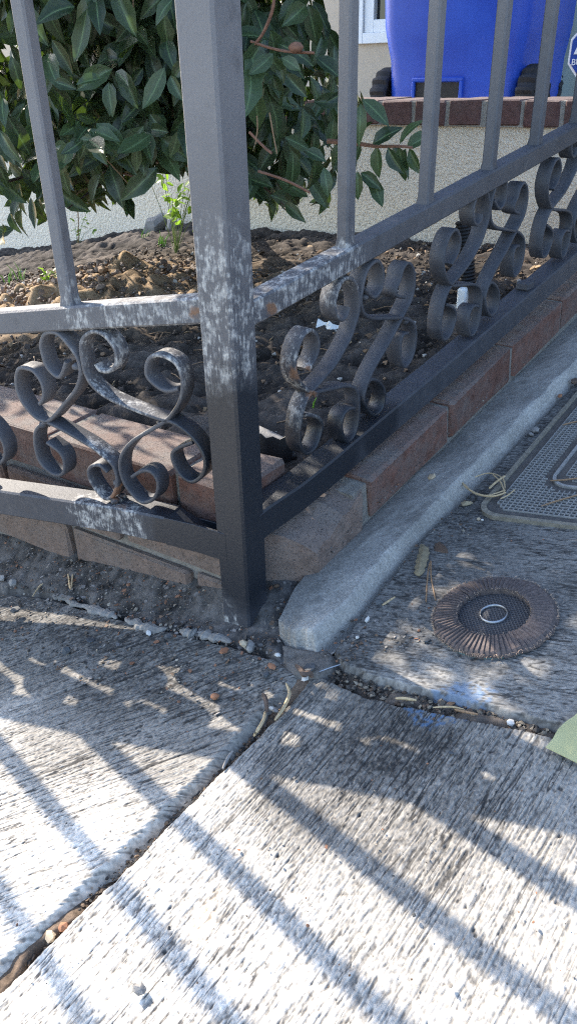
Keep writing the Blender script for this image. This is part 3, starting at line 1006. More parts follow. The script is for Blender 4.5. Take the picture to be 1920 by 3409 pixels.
# scrolls: flat bar bent on edge; traced along the near rim, 22 mm deep
SW, ST = .022, .0042
def scroll(pts3, nn):
    path = catmull(pts3, 5)
    sides = []
    for i in range(len(path)):
        t = _nz(path[min(i + 1, len(path) - 1)] - path[max(i - 1, 0)])
        sides.append((nn, _nz(np.cross(t, nn))))
    sec = [(0, -ST / 2 + .001), (.001, -ST / 2), (SW - .001, -ST / 2), (SW, -ST / 2 + .001), (SW, ST / 2 - .001), (SW - .001, ST / 2), (.001, ST / 2), (0, ST / 2 - .001)]
    n = len(path)
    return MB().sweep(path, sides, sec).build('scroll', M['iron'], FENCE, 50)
FO = .009
LM = [  # left panel, four straps of one motif
    [(218, 1206), (204, 1247), (187, 1256), (154, 1223), (138, 1176), (134, 1148), (143, 1118), (165, 1108), (193, 1115), (229, 1154), (254, 1192), (265, 1231), (262, 1267), (248, 1302), (214, 1345), (171, 1395), (136, 1415), (120, 1431), (114, 1456), (117, 1497), (133, 1542), (168, 1576), (197, 1584), (212, 1568), (211, 1535), (197, 1508), (178, 1492), (154, 1475)],
    [(316, 1214), (331, 1234), (358, 1238), (378, 1225), (386, 1198), (380, 1165), (356, 1129), (331, 1110), (303, 1106), (278, 1123), (268, 1148), (268, 1176), (273, 1206), (281, 1242), (303, 1283), (345, 1319), (400, 1347), (471, 1376), (529, 1397), (575, 1410), (629, 1449), (665, 1496), (681, 1543), (670, 1585), (634, 1606), (592, 1575), (571, 1522), (587, 1496), (640, 1475)],
    [(129, 1347), (141, 1330), (143, 1300), (132, 1267), (110, 1239), (94, 1231), (63, 1228), (52, 1256), (55, 1300), (77, 1347), (116, 1391), (155, 1408), (190, 1425), (241, 1453), (304, 1491), (345, 1523), (371, 1548), (384, 1577), (388, 1608), (378, 1645), (358, 1662), (335, 1653), (304, 1611), (293, 1575), (304, 1554), (330, 1552), (355, 1574)],
    [(437, 1590), (471, 1570), (503, 1575), (524, 1611), (513, 1659), (471, 1674), (430, 1638), (406, 1596), (398, 1554), (406, 1512), (440, 1470), (490, 1440), (545, 1406), (575, 1375), (599, 1330), (605, 1270), (582, 1211), (529, 1184), (493, 1198), (486, 1251), (523, 1290), (556, 1304), (592, 1297)]]
RM = [  # right panel
    [(1031, 1233), (1056, 1188), (1064, 1149), (1058, 1119), (1038, 1100), (1012, 1122), (993, 1170), (986, 1223), (999, 1268), (1036, 1306), (1078, 1302), (1113, 1294), (1150, 1286), (1180, 1290), (1194, 1312), (1197, 1347), (1195, 1400), (1182, 1450), (1158, 1472), (1140, 1432), (1145, 1388), (1163, 1364), (1184, 1360)],
    [(1019, 1382), (1053, 1387), (1071, 1402), (1073, 1434), (1053, 1491), (1024, 1511), (1004, 1488), (1001, 1459), (1002, 1422), (1009, 1380), (1019, 1347), (1040, 1308), (1088, 1253), (1125, 1206), (1170, 1124), (1186, 1077), (1197, 1036), (1197, 984), (1184, 940), (1165, 927), (1145, 935), (1128, 966), (1118, 1011), (1122, 1046), (1139, 1066), (1157, 1053), (1165, 1022)],
    [(1219, 962), (1248, 990), (1271, 966), (1278, 933), (1275, 891), (1258, 869), (1230, 893), (1215, 933), (1208, 968), (1204, 995), (1207, 1022), (1217, 1046), (1238, 1059), (1270, 1061), (1310, 1060), (1349, 1060), (1377, 1075), (1386, 1107), (1384, 1152), (1371, 1197), (1349, 1222), (1336, 1189), (1335, 1147), (1344, 1117), (1360, 1110)],
    [(1222, 1290), (1238, 1264), (1268, 1276), (1283, 1312), (1275, 1360), (1250, 1383), (1226, 1362), (1214, 1330), (1220, 1296), (1232, 1262), (1255, 1214), (1292, 1152), (1314, 1112), (1345, 1050), (1371, 998), (1382, 941), (1377, 894), (1361, 877), (1344, 897), (1334, 934), (1321, 965), (1324, 985), (1349, 991)]]
for st_ in LM:
    P3 = [VP(p, AZL, FO) for p in st_]
    scroll(P3, nL)
    for k in (1, 2):
        scroll([q + dLh * .288 * k + UP * ((slope_tl + slope_bl) / 2 * .288 * k) for q in P3], nL)
j0a, j0b = VP((1036, 1306), AZR, FO), VP((1503, 948), AZR, FO)
for st_ in RM:
    P3 = [VP(p, AZR, FO) for p in st_]
    scroll(P3, nR)
    for k in (1, 2, 3):
        scroll([q + (j0b - j0a) * k for q in P3], nR)
# weld lumps where the straps meet
random.seed(77)
for lst, az, nn_w in ((((270, 1215), (160, 1408), (545, 1402), (396, 1596), (396, 1660)), AZL, nL), (((1200, 990), (1038, 1308), (1335, 1066), (1208, 1330), (1205, 1440)), AZR, nR)):
    for p in lst:
        q = VP(p, az, FO + .011)
        mb = MB()
        for k in (-1, 0, 1):
            mb.blob(q + nn_w * k * .0055 + RNG.standard_normal(3) * .0008, .0052, None, .9, .22, 1)
        mb.build('weld', M['iron'], FENCE, 60)
# sawn-off stub on the right bottom rail
q = VP((1745, 958), AZR, .02)
MB().box(q + UP * .004, dRh * .012, nR * .011, UP * .006, .002).build('stub', M['iron'], FENCE)

# ------------------------------------------------------------------ retaining wall with a brick cap
WALL = thing('retaining_wall', tuple(wn_ * WALL_OFF) + (.1,), 'cream stucco retaining wall capped with dark red header bricks behind the shrub', 'wall')
dW = dirv(AZW - 180)                       # rightwards
w3 = np.array([wn_[0], wn_[1], 0])
CAPZ = VP((1489, 331), AZW, WALL_OFF)[2]
CAPB = VP((1489, 421), AZW, WALL_OFF)[2]
mb = MB()
mb.box(w3 * (WALL_OFF + .012 + .10) + UP * ((CAPB - .5) / 2), dW * 3.2, w3 * .10, UP * ((CAPB + .5) / 2))
mb.build('stucco_body', M['stucco'], WALL)
cj = [VP((x, 331), AZW, WALL_OFF) @ dW for x in (1265, 1375, 1489, 1611, 1740, 1876)]
cp = (cj[-1] - cj[0]) / 5
capset = [brick_mesh(cp - .0115, .20, CAPZ - CAPB - .004, 400 + k) for k in range(5)]
random.seed(5)
for k in range(-14, 14):
    a = cj[0] + (k + .5) * cp + random.uniform(-.0015, .0015)
    c = dW * a + w3 * (WALL_OFF + .10) + UP * ((CAPZ + CAPB) / 2 + random.uniform(-.0015, .0015))
    o = place_brick(capset[k % 5], M['cap_brick'], c, AZW - 180, 0, WALL, random.uniform(-.01, .01))
mb = MB()
mb.box(w3 * (WALL_OFF + .10) + UP * ((CAPZ + CAPB) / 2 - .002), dW * 2.6, w3 * .0955, UP * ((CAPZ - CAPB) / 2 - .002))
mb.build('mortar', M['mortar'], WALL)
# patio behind the wall
PZ = CAPZ - .11
mb = MB()
mb.add([dW * -6 + w3 * (WALL_OFF + .215) + UP * PZ, dW * 6 + w3 * (WALL_OFF + .215) + UP * PZ, dW * 6 + w3 * 3.3 + UP * PZ, dW * -6 + w3 * 3.3 + UP * PZ], [(0, 1, 2, 3)])
mb.build('patio', M['patio'], kind='structure')

# ------------------------------------------------------------------ house with a window
HO = 2.75
HOUSE = thing('house', tuple(w3 * HO + UP * PZ), 'beige stucco house wall with a white vinyl window behind the blue bin', 'house')
wl0 = VP((1186, 140), AZW, HO); wb_z = VP((1215, 146), AZW, HO)[2]
wa0 = wl0 @ dW; wa1 = wa0 + .62; wz0 = wb_z; wz1 = wz0 + .75
mb = MB()
def wallrect(a0, a1, z0, z1):
    mb.box(dW * ((a0 + a1) / 2) + w3 * (HO + .08) + UP * ((z0 + z1) / 2), dW * (a1 - a0) / 2, w3 * .08, UP * (z1 - z0) / 2)
wallrect(-5, wa0, PZ - .3, 2.9); wallrect(wa1, 5, PZ - .3, 2.9); wallrect(wa0, wa1, PZ - .3, wz0); wallrect(wa0, wa1, wz1, 2.9)
mb.build('wall', M['house_stucco'], HOUSE)
def ring(mb, a0, a1, z0, z1, t, y0, y1):
    for (x0, x1, u0, u1) in ((a0, a0 + t, z0, z1), (a1 - t, a1, z0, z1), (a0 + t, a1 - t, z0, z0 + t), (a0 + t, a1 - t, z1 - t, z1)):
        mb.box(dW * ((x0 + x1) / 2) + w3 * ((y0 + y1) / 2) + UP * ((u0 + u1) / 2), dW * (x1 - x0) / 2, w3 * (y1 - y0) / 2, UP * (u1 - u0) / 2, .002)
mb = MB(); ring(mb, wa0 - .0, wa1, wz0, wz1, .038, HO - .018, HO + .05)
win = mb.build('window', M['vinyl'], HOUSE)
mb2 = MB(); ring(mb2, wa0 + .0385, wa1 - .0385, wz0 + .0385, wz1 - .0385, .045, HO - .008, HO + .035)
def sub(mbx, name, mat, par_part, root):
    o = mbx.build(name, mat)
    o.parent = par_part
    o.matrix_parent_inverse = Matrix.Translation(-Vector(root['_loc'])) @ Matrix() if False else (Matrix.Identity(4))
    # the part's own matrix is identity in world space, so the sub-part needs no correction
    return o
sub(mb2, 'sash', M['vinyl'], win, HOUSE)
mb2 = MB().box(dW * ((wa0 + wa1) / 2) + w3 * (HO + .022) + UP * ((wz0 + wz1) / 2), dW * ((wa1 - wa0) / 2 - .08), w3 * .003, UP * ((wz1 - wz0) / 2 - .08))
sub(mb2, 'pane', M['glass'], win, HOUSE)

# ------------------------------------------------------------------ wheeled bins on the patio
def rrect(hw, hd, r, n=5):
    pts = []
    for (cx, cy, a0) in ((hw - r, hd - r, 0), (-hw + r, hd - r, 90), (-hw + r, -hd + r, 180), (hw - r, -hd + r, 270)):
        for k in range(n + 1):
            a = R(a0 + 90 * k / n)
            pts.append((cx + r * math.cos(a), cy + r * math.sin(a)))
    return pts
def bin_(name, org, label, mat, lidmat, wheel_x, group=None, width=.56, slot=None, wr=.092):
    T = thing(name, org, label, 'bin', group)
    org = np.asarray(org, float)
    def L(x, y, z):
        return org + dW * x + w3 * y + UP * z
    hd = .30
    prof = [(0, .93, .92), (.005, .95, .95), (.15, .96, .97), (.20, .97, .98), (.24, 1.01, 1.0), (.29, 1.05, 1.02), (.5, 1.08, 1.05), (.92, 1.12, 1.10), (.94, 1.15, 1.13), (.99, 1.15, 1.13)]
    vs, fs = [], []
    for (z, kx, ky) in prof:
        for (x, y) in rrect(width / 2 * kx, hd * ky, .055):
            vs.append(L(width / 2 + x, hd + y - .0, z))
    m = len(rrect(1, 1, .1))
    for i in range(len(prof) - 1):
        for j in range(m):
            fs.append((i * m + j, i * m + (j + 1) % m, (i + 1) * m + (j + 1) % m, (i + 1) * m + j))
    fs.append(tuple(range(m))[::-1]); fs.append(tuple((len(prof) - 1) * m + j for j in range(m)))
    MB().add(vs, fs).build('body', mat, T, 40)
    # lid
    lv = []
    for (z, k) in ((.995, 1.17), (1.02, 1.16), (1.05, 1.0)):
        for (x, y) in rrect(width / 2 * k, hd * k, .06):
            lv.append(L(width / 2 + x, hd + y, z))
    lf = [(i * m + j, i * m + (j + 1) % m, (i + 1) * m + (j + 1) % m, (i + 1) * m + j) for i in range(2) for j in range(m)] + [tuple(range(m))[::-1], tuple(2 * m + j for j in range(m))]
    MB().add(lv, lf).build('lid', lidmat, T, 40)
    if slot:
        sl = MB()
        x0, x1, zt = slot
        for xx in (x0, x1):
            sl.box(L(xx, .012, zt / 2), dW * .005, w3 * .014, UP * zt / 2, .003)
        sl.box(L((x0 + x1) / 2, .012, zt + .004), dW * ((x1 - x0) / 2 + .005), w3 * .013, UP * .006, .003)
        sl.build('lift_slot', mat, T, 40)
        MB().box(L((x0 + x1) / 2, .012, zt / 2), dW * ((x1 - x0) / 2 - .006), w3 * .004, UP * (zt / 2 - .004)).build('slot_shade', M['black_plastic'], T)  # dark plate standing for the shade inside the slot
    for xw in wheel_x:
        c = L(xw, .085, wr)
        tyre = MB()
        n = 64
        prof2 = [(-.024, wr * .70), (-.028, wr * .86), (-.024, wr * .95), (-.012, wr), (.012, wr), (.024, wr * .95), (.028, wr * .86), (.024, wr * .70)]
        vv, ff = [], []
        for i in range(n):
            a = 2 * math.pi * i / n
            for (xx, rr) in prof2:
                k = 1.0 if (i % 4 < 2 or rr < wr * .8) else .90
                vv.append(c + dW * xx + (w3 * math.cos(a) + UP * math.sin(a)) * rr * k)
        for i in range(n):
            for j in range(len(prof2)):
                j2 = (j + 1) % len(prof2); i2 = (i + 1) % n
                ff.append((i * 8 + j, i * 8 + j2, i2 * 8 + j2, i2 * 8 + j))
        wheel = tyre.add(vv, ff).build('wheel', M['rubber'], T, 30)
        hub = MB()
        hv, hf = [], []
        for i in range(24):
            a = 2 * math.pi * i / 24
            for (xx, rr) in ((-.018, .012), (-.012, wr * .66), (.016, wr * .70), (.020, wr * .55), (.012, wr * .2), (.024, .012)):
                hv.append(c + dW * xx + (w3 * math.cos(a) + UP * math.sin(a)) * rr)
        for i in range(24):
            for j in range(5):
                i2 = (i + 1) % 24
                hf.append((i * 6 + j, i * 6 + j + 1, i2 * 6 + j + 1, i2 * 6 + j))
        hub.add(hv, hf)
        for i in range(5):
            a = 2 * math.pi * i / 5
            hub.box(c + dW * .018 + (w3 * math.cos(a) + UP * math.sin(a)) * wr * .4, dW * .006, (w3 * math.cos(a) + UP * math.sin(a)) * wr * .3, (-w3 * math.sin(a) + UP * math.cos(a)) * .008)
        h = hub.build('rim', M['black_plastic'])
        h.parent = wheel
    MB().tube([L(min(wheel_x), .085, wr), L(max(wheel_x), .085, wr)], .009, 8).build('axle', M['black_plastic'], T)
    return T
BO = WALL_OFF + .40
bl_ = VP((1266, 330), AZW, BO); b_r = VP((1712, 326), AZW, BO)
bw = float((b_r - bl_) @ dW)
o3 = dW * float(bl_ @ dW) + w3 * BO + UP * PZ
sl0 = float((VP((1372, 300), AZW, BO) - bl_) @ dW); sl1 = float((VP((1530, 300), AZW, BO) - bl_) @ dW)
szt = float(VP((1450, 270), AZW, BO)[2] - PZ)
bin_('wheeled_bin', o3, 'bright blue plastic wheeled bin standing behind the brick capped wall', M['blue'], M['blue'],
     (-.018, bw + .022), 'wheeled bins on the patio', bw, (sl0, sl1, szt))
gr_ = VP((1893, 330), AZW, BO + .42)
o4 = dW * (float(gr_ @ dW) - .56) + w3 * (BO + .42) + UP * PZ
bin_('wheeled_bin', o4, 'grey green plastic wheeled bin half hidden by the blue bin', M['grey_plastic'], M['grey_plastic'], (-.02, .50), 'wheeled bins on the patio', .56)

# blue security sign on a stake
SO = WALL_OFF + .27
sc = VP((1968, 170), AZW, SO)
SIGN = thing('yard_sign', (sc[0], sc[1], PZ), 'small blue and white eight sided security sign on a stake beside the bins', 'sign')
m_, nt_, b_ = new_mat('sign_blue', (.015, .055, .30), .4); M['sign_blue'] = m_
m_, nt_, b_ = new_mat('sign_white', (.75, .76, .80), .4); M['sign_white'] = m_
def octa(r, y0, y1, k=1.0):
    pts = [(r * math.cos(R(22.5 + 45 * i)), r * math.sin(R(22.5 + 45 * i)) * 1.15) for i in range(8)]
    vs = [sc + dW * x + w3 * y0 + UP * z for x, z in pts] + [sc + dW * x + w3 * y1 + UP * z for x, z in pts]
    fs = [tuple(range(8))[::-1], tuple(range(8, 16))] + [(i, (i + 1) % 8, 8 + (i + 1) % 8, 8 + i) for i in range(8)]
    return MB().add(vs, fs)
octa(.062, .002, .006).build('border', M['sign_white'], SIGN)
octa(.056, -.001, .0018).build('face', M['sign_blue'], SIGN)
pts = [(-.044, -.006), (.044, -.006), (.030, .03), (.0, .052), (-.030, .03)]
MB().add([sc + dW * x - w3 * .0026 + UP * z for x, z in pts] + [sc + dW * x - w3 * .0008 + UP * z for x, z in pts],
         [tuple(range(5)), (9, 8, 7, 6, 5)] + [(i, i + 5, (i + 1) % 5 + 5, (i + 1) % 5) for i in range(5)]).build('white_panel', M['sign_white'], SIGN)
cu = bpy.data.curves.new('letters', 'FONT')
cu.body = 'BUR'
cu.size = .020
cu.extrude = .0006
to = bpy.data.objects.new('letters_tmp', cu)
COL.objects.link(to)
bpy.context.view_layer.update()
me_t = bpy.data.meshes.new_from_object(to.evaluated_get(bpy.context.evaluated_depsgraph_get()))
bpy.data.objects.remove(to)
lo_ = link('lettering', me_t, M['sign_white'], SIGN)
tl0 = sc + dW * -.047 - UP * .030 - w3 * .0022
lo_.matrix_basis = Matrix(((dW[0], 0, -w3[0], tl0[0]), (dW[1], 0, -w3[1], tl0[1]), (0, 1, 0, tl0[2]), (0, 0, 0, 1)))
MB().box(np.array([sc[0], sc[1], (sc[2] - .05 + PZ) / 2]) + w3 * .010, dW * .006, w3 * .003, UP * (sc[2] - .05 - PZ) / 2).build('stake', M['steel_ring'], SIGN)

# ------------------------------------------------------------------ camellia shrub
def leaf_mesh(name, L, wd, droop, fold, seed, tint=0.0):
    random.seed(seed)
    nl = 8
    vs, cs = [], []
    prof = [(0, .02), (.10, .40), (.25, .82), (.42, 1.0), (.58, .95), (.74, .70), (.88, .34), (1.0, .0)]
    curl = random.uniform(-.15, .15)
    for i, (t, w) in enumerate(prof):
        y = L * t
        z = -droop * L * t * t
        ww = wd / 2 * w
        for k, s in enumerate((-1, -.5, 0, .5, 1)):
            ser = 1 + (.05 * (-1) ** i if abs(s) == 1 else 0)
            vs.append((ww * s * ser + curl * L * t * t, y, z + fold * abs(s) * ww + random.uniform(-.0006, .0006)))
            cs.append((1.0 if s == 0 else (.78 if abs(s) == 1 else 0.0), tint, 0))
    fs = [(i * 5 + j, i * 5 + j + 1, (i + 1) * 5 + j + 1, (i + 1) * 5 + j) for i in range(len(prof) - 1) for j in range(4)]
    # petiole
    return vs, fs, cs
def leaf_me(name, *a, **k):
    vs, fs, cs = leaf_mesh(name, *a, **k)
    return MB().add(vs, fs, cs).mesh(name, 60)
LV = [(.066, .029, .25, .35), (.058, .027, .10, .55), (.072, .030, .38, .30), (.050, .024, .18, .5), (.063, .026, -.05, .25), (.054, .028, .45, .45)]
leaf_data = [leaf_mesh('leaf', *LV[i], 50 + i) for i in range(6)]
leaf_meshes = [leaf_me('leaf', *LV[i], 50 + i) for i in range(6)]
for me in leaf_meshes:
    me.materials.append(M['leaf'])

SIL = [(-200, -400), (1075, -400), (1075, 20), (1110, 50), (1118, 170), (1190, 240), (1215, 330), (1240, 360), (1205, 420), (1225, 520), (1180, 560), (1190, 640), (1115, 600), (1105, 720), (1060, 735), (1000, 735), (960, 690), (920, 740), (850, 700), (780, 690), (700, 640), (640, 570), (560, 585), (480, 600), (450, 740), (400, 715), (330, 745), (250, 690), (190, 700), (120, 790), (80, 740), (50, 815), (-200, 820)]
trunk_b = Hz((690, 760), .10)
BUSH = thing('camellia_shrub', (trunk_b[0], trunk_b[1], soil_z(trunk_b[0], trunk_b[1])), 'dark glossy evergreen shrub with pointed leaves growing behind the corner post', 'shrub')
random.seed(21)
bc = np.array([-.16, 1.05, .76]); br_ = np.array([.54, .50, .78])
leaves = []
def try_leaf(p, d, up_hint, size):
    tip = p + d * .07 * size
    (x, y), z = proj(p); (xt, yt), zt = proj(tip)
    if z < .3:
        return
    if y > -350 and -150 < x < 2000:
        if not in_poly((x, y), SIL) or not in_poly((xt, yt), SIL):
            return
    nrm = up_hint - d * (up_hint @ d)
    nrm = _nz(nrm)
    leaves.append((p, d, nrm, size, z, (x, y)))
cnt = 0
clusters = []
while cnt < 1500:
    g = RNG.standard_normal(3); g = g / np.linalg.norm(g)
    g = g / (np.abs(g) ** 3).sum() ** (1 / 3)
    rr = random.random() ** .35
    c = bc + g * br_ * rr
    if c[2] < soil_z(c[0], c[1]) + .09:
        continue
    (x, y), z = proj(c)
    if y > -350 and -150 < x < 2000 and not in_poly((x, y), SIL):
        continue
    cnt += 1
    clusters.append(c)
    out = _nz((c - bc) / br_ + np.array([0, -.35, 0]))
    tw = _nz(out * .8 + np.array([random.gauss(0, .4), random.gauss(0, .3), random.gauss(-.25, .4)]))
    a0 = random.uniform(0, 6.3)
    e1 = _nz(np.cross(tw, [.1, .2, 1])); e2 = np.cross(tw, e1)
    for k in range(random.randint(4, 6)):
        a = a0 + k * 2.4
        rad = e1 * math.cos(a) + e2 * math.sin(a)
        d = _nz(rad * .75 + tw * .45 + np.array([0, 0, -.62]) + RNG.standard_normal(3) * .18)
        nh = _nz(out * .75 + np.array([0, -.25, .55]) + RNG.standard_normal(3) * .22)
        try_leaf(c - tw * .018 * k + rad * .006, d, nh, random.uniform(.6, 1.22))
for _ in range(110):
    # a limb of the shrub that leans out to the left, beyond the picture
    g = RNG.standard_normal(3); g = g / np.linalg.norm(g)
    c = np.array([-.84, 1.20, .68]) + g * np.array([.24, .20, .26]) * random.random() ** .4
    for k in range(5):
        d = _nz(RNG.standard_normal(3) + np.array([0, 0, -.5])); nh = _nz(RNG.standard_normal(3) * .6 + np.array([0, -.4, .6]))
        try_leaf(c, d, nh, random.uniform(.8, 1.2))
for _ in range(520):
    g = RNG.standard_normal(3); g = g / np.linalg.norm(g)
    c = bc + np.array([0, .04, 0]) + g * br_ * .72 * random.random() ** .4
    for k in range(4):
        d = _nz(RNG.standard_normal(3) + np.array([0, 0, -.4])); nh = _nz(RNG.standard_normal(3) + np.array([0, -.4, .4]))
        try_leaf(c, d, nh, random.uniform(.9, 1.25))
# the branch that reaches out to the right in front of the stucco
spray = [VP(p, AZW, .62) for p in ((1090, 470), (1180, 478), (1260, 488), (1330, 487), (1372, 492))]
for i, (px, dx, dy, s) in enumerate((((1190, 470), .3, -.5, .9), ((1200, 478), -.3, .9, .9), ((1240, 480), .7, -.45, 1.0), ((1255, 485), .1, .9, 1.1), ((1290, 490), .5, .7, .95), ((1300, 485), .8, .5, .9), ((1325, 487), .3, .9, .85), ((1330, 480), .3, -.5, .8), ((1352, 492), .9, -.55, 1.0), ((1362, 494), .6, .8, 1.05), ((1350, 495), -.2, .9, .7),
                                          ((1200, 575), .9, .5, 1.0), ((1190, 570), .1, .9, 1.0), ((1230, 590), .7, .8, 1.0), ((1180, 560), -.6, .8, .9), ((1150, 480), .2, .9, 1.0), ((1140, 470), -.4, .8, 1.0), ((1205, 330), .75, .5, 1.1), ((1200, 345), .2, .9, .9), ((1050, 190), .9, .6, 1.1))):
    p = VP(px, AZW, .62 + random.uniform(-.03, .03))
    d = _nz(dW * dx - UP * dy + w3 * random.uniform(-.4, .1))
    nrm = _nz(-w3 * .8 + UP * .6 + RNG.standard_normal(3) * .2); nrm = _nz(nrm - d * (nrm @ d))
    (x, y), z = proj(p)
    leaves.append((p, d, nrm, s * .85, z - .5, (x, y)))
def lmat(p, d, nrm, s):
    sx = np.cross(d, nrm)
    return Matrix(((sx[0] * s, d[0] * s, nrm[0] * s, p[0]), (sx[1] * s, d[1] * s, nrm[1] * s, p[1]), (sx[2] * s, d[2] * s, nrm[2] * s, p[2]), (0, 0, 0, 1)))
inframe = [l for l in leaves if -60 < l[5][0] < 1980 and -80 < l[5][1] < 1000]
inframe.sort(key=lambda l: l[4])
top_set = set(id(l) for l in inframe[:295])
rest = MB()
random.seed(9)
binv = Matrix.Translation(-Vector(BUSH['_loc']))
for l in leaves:
    p, d, nrm, s, z, xy = l
    k = random.randrange(6)
    if id(l) in top_set:
        o = bpy.data.objects.new('leaf', leaf_meshes[k])
        COL.objects.link(o)
        o.parent = BUSH
        o.matrix_parent_inverse = binv
        o.matrix_basis = lmat(p, d, nrm, s)
    else:
        vs, fs, cs = leaf_data[k]
        V3 = np.array(vs) * s
        sx = np.cross(d, nrm)
        wv = p + V3[:, :1] * sx + V3[:, 1:2] * d + V3[:, 2:3] * nrm
        cc = np.array(cs); cc[:, 1] = random.random()
        rest.add(wv, fs, cc)
rest.build('foliage', M['leaf'], BUSH, 60, kind='stuff')
# trunk, limbs and twigs
tb = np.array(BUSH['_loc'])
trunk_top = bc + np.array([.0, .05, -.25])
MB().tube(catmull([tb - UP * .03, tb + np.array([.01, .0, .12]), tb * .5 + trunk_top * .5 + np.array([.03, 0, 0]), trunk_top], 4), [.026] * 3 + [.022] * 4 + [.018] * 3 + [.014] * 3, 9).build('trunk', M['bark'], BUSH, 60)
for c in clusters[:60]:
    s0 = tb * .45 + trunk_top * .55 if c[2] < .7 else trunk_top
    mid = (s0 + c) / 2 + np.array([0, 0, .05])
    pth = catmull([s0, mid, c], 4)
    MB().tube(pth, list(np.linspace(.0055, .0014, len(pth))), 5).build('branch', M['bark'], BUSH, 60)
MB().tube(catmull([trunk_top * .6 + tb * .4, np.array([-.45, 1.15, .55]), np.array([-.84, 1.20, .68])], 5), list(np.linspace(.011, .004, 11)), 7).build('branch', M['bark'], BUSH, 60)
MB().tube(catmull(spray, 3), list(np.linspace(.004, .0018, 13)), 5).build('branch', M['twig'], BUSH, 60)
for pts_, r_ in (((( 820, 175), (870, 120), (905, 40), (915, -30)), .0024), (((835, 138), (900, 160), (960, 172), (1045, 176)), .0020), (((830, 440), (880, 490), (905, 510)), .0022), (((860, 570), (950, 600), (1030, 640)), .0022), (((330, 520), (370, 560), (450, 590)), .002)):
    MB().tube(catmull([VP(p, AZW, .50) for p in pts_], 4), r_, 6).build('branch', M['twig'], BUSH, 60)
bud = VP((985, 158), AZW, .49)
MB().tube([bud - dW * .012, bud - dW * .006, bud, bud + dW * .007, bud + dW * .012], [.002, .006, .0075, .006, .001], 8).build('bud', M['twig'], BUSH, 60)

# small pale-leaved bush lit by the sun behind the shrub
def sprig(name, px, off_y, label, n, size, spread, hgt, grp=None):
    b0 = Hz(px, .09)
    T = thing(name, (b0[0], b0[1], soil_z(b0[0], b0[1])), label, 'plant', grp)
    b0[2] = soil_z(b0[0], b0[1])
    vs, fs, cs = leaf_mesh('l', .030, .017, .15, .25, 77)
    st = MB()
    for k in range(n):
        a = random.uniform(0, 6.3)
        tip = b0 + np.array([math.cos(a) * spread * random.random(), math.sin(a) * spread * random.random(), hgt * random.uniform(.45, 1)])
        st.tube([b0 - UP * .005, (b0 + tip) / 2 + np.array([0, 0, .01]), tip], [.0011, .0009, .0006], 4)
        for j in range(5):
            d = _nz(np.array([random.gauss(0, 1), random.gauss(0, 1), random.gauss(.1, .6)]))
            nrm = _nz(np.array([random.gauss(0, .4), random.gauss(-.3, .4), 1])); nrm = _nz(nrm - d * (nrm @ d))
            me = leaf_small[j % len(leaf_small)]
            o = bpy.data.objects.new('leaf', me); COL.objects.link(o)
            o.parent = T; o.matrix_parent_inverse = Matrix.Translation(-Vector(T['_loc']))
            o.matrix_basis = lmat(tip - UP * .012 * j, d, nrm, size * random.uniform(.7, 1.2))
    st.build('stem', M['young_stem'], T)
    return T
simple('young_stem', (.16, .22, .06), .6, .2, 100, 0)
leaf_small = []
for k in range(4):
    vs, fs, cs = leaf_mesh('leaf', .030, .017, .1 * k, .25, 70 + k)
    me = MB().add(vs, fs, cs).mesh('leaf', 60)
    me.materials.append(M['young_leaf'])
    leaf_small.append(me)
random.seed(31)
sprig('leafy_sprig', (590, 885), 0, 'bright green small leaved sprig growing under the dark shrub beside the post', 14, 1.0, .10, .22)
sprig('leafy_sprig', (250, 760), 0, 'thin sunlit sprig of small leaves below the shrub near the end picket', 3, .8, .10, .13)
sprig('ground_weed', (170, 1000), 0, 'low clump of bright green weeds in the sunlit soil behind the top rail', 9, .55, .035, .030)
def sprout(px, n, hgt, label):
    b0 = Hz(px, .1); b0[2] = soil_z(b0[0], b0[1])
    mb = MB()
    for k in range(n):
        a = random.uniform(0, 6.3); l = hgt * random.uniform(.6, 1)
        s = b0 + np.array([random.gauss(0, .006), random.gauss(0, .006), -.004])
        mb.tube([s, s + np.array([math.cos(a) * .15 * l, math.sin(a) * .15 * l, l * .6]), s + np.array([math.cos(a) * .5 * l, math.sin(a) * .5 * l, l])], [.0016, .0014, .0003], 4)
    tag(mb.build('grass_sprout', M['sprout']), label, 'sprout')
simple('sprout', (.16, .34, .04), .5, .2, 80, 0)
sprout((540, 840), 9, .045, 'group of thin green sprouts in the shaded soil left of the post')
sprout((485, 805), 4, .05, 'single green sprout standing alone in the soil behind the fence')
sprout((70, 890), 5, .055, 'green sprout at the foot of the stucco wall below the shrub')
sprout((20, 905), 4, .05, 'small green sprout in the soil at the far end of the stucco')
sprout((1235, 1050), 4, .045, 'two thin grass blades seen through the right scroll panel')
sprout((1018, 1450), 3, .045, 'short bright green blade inside the lowest right scroll curl')

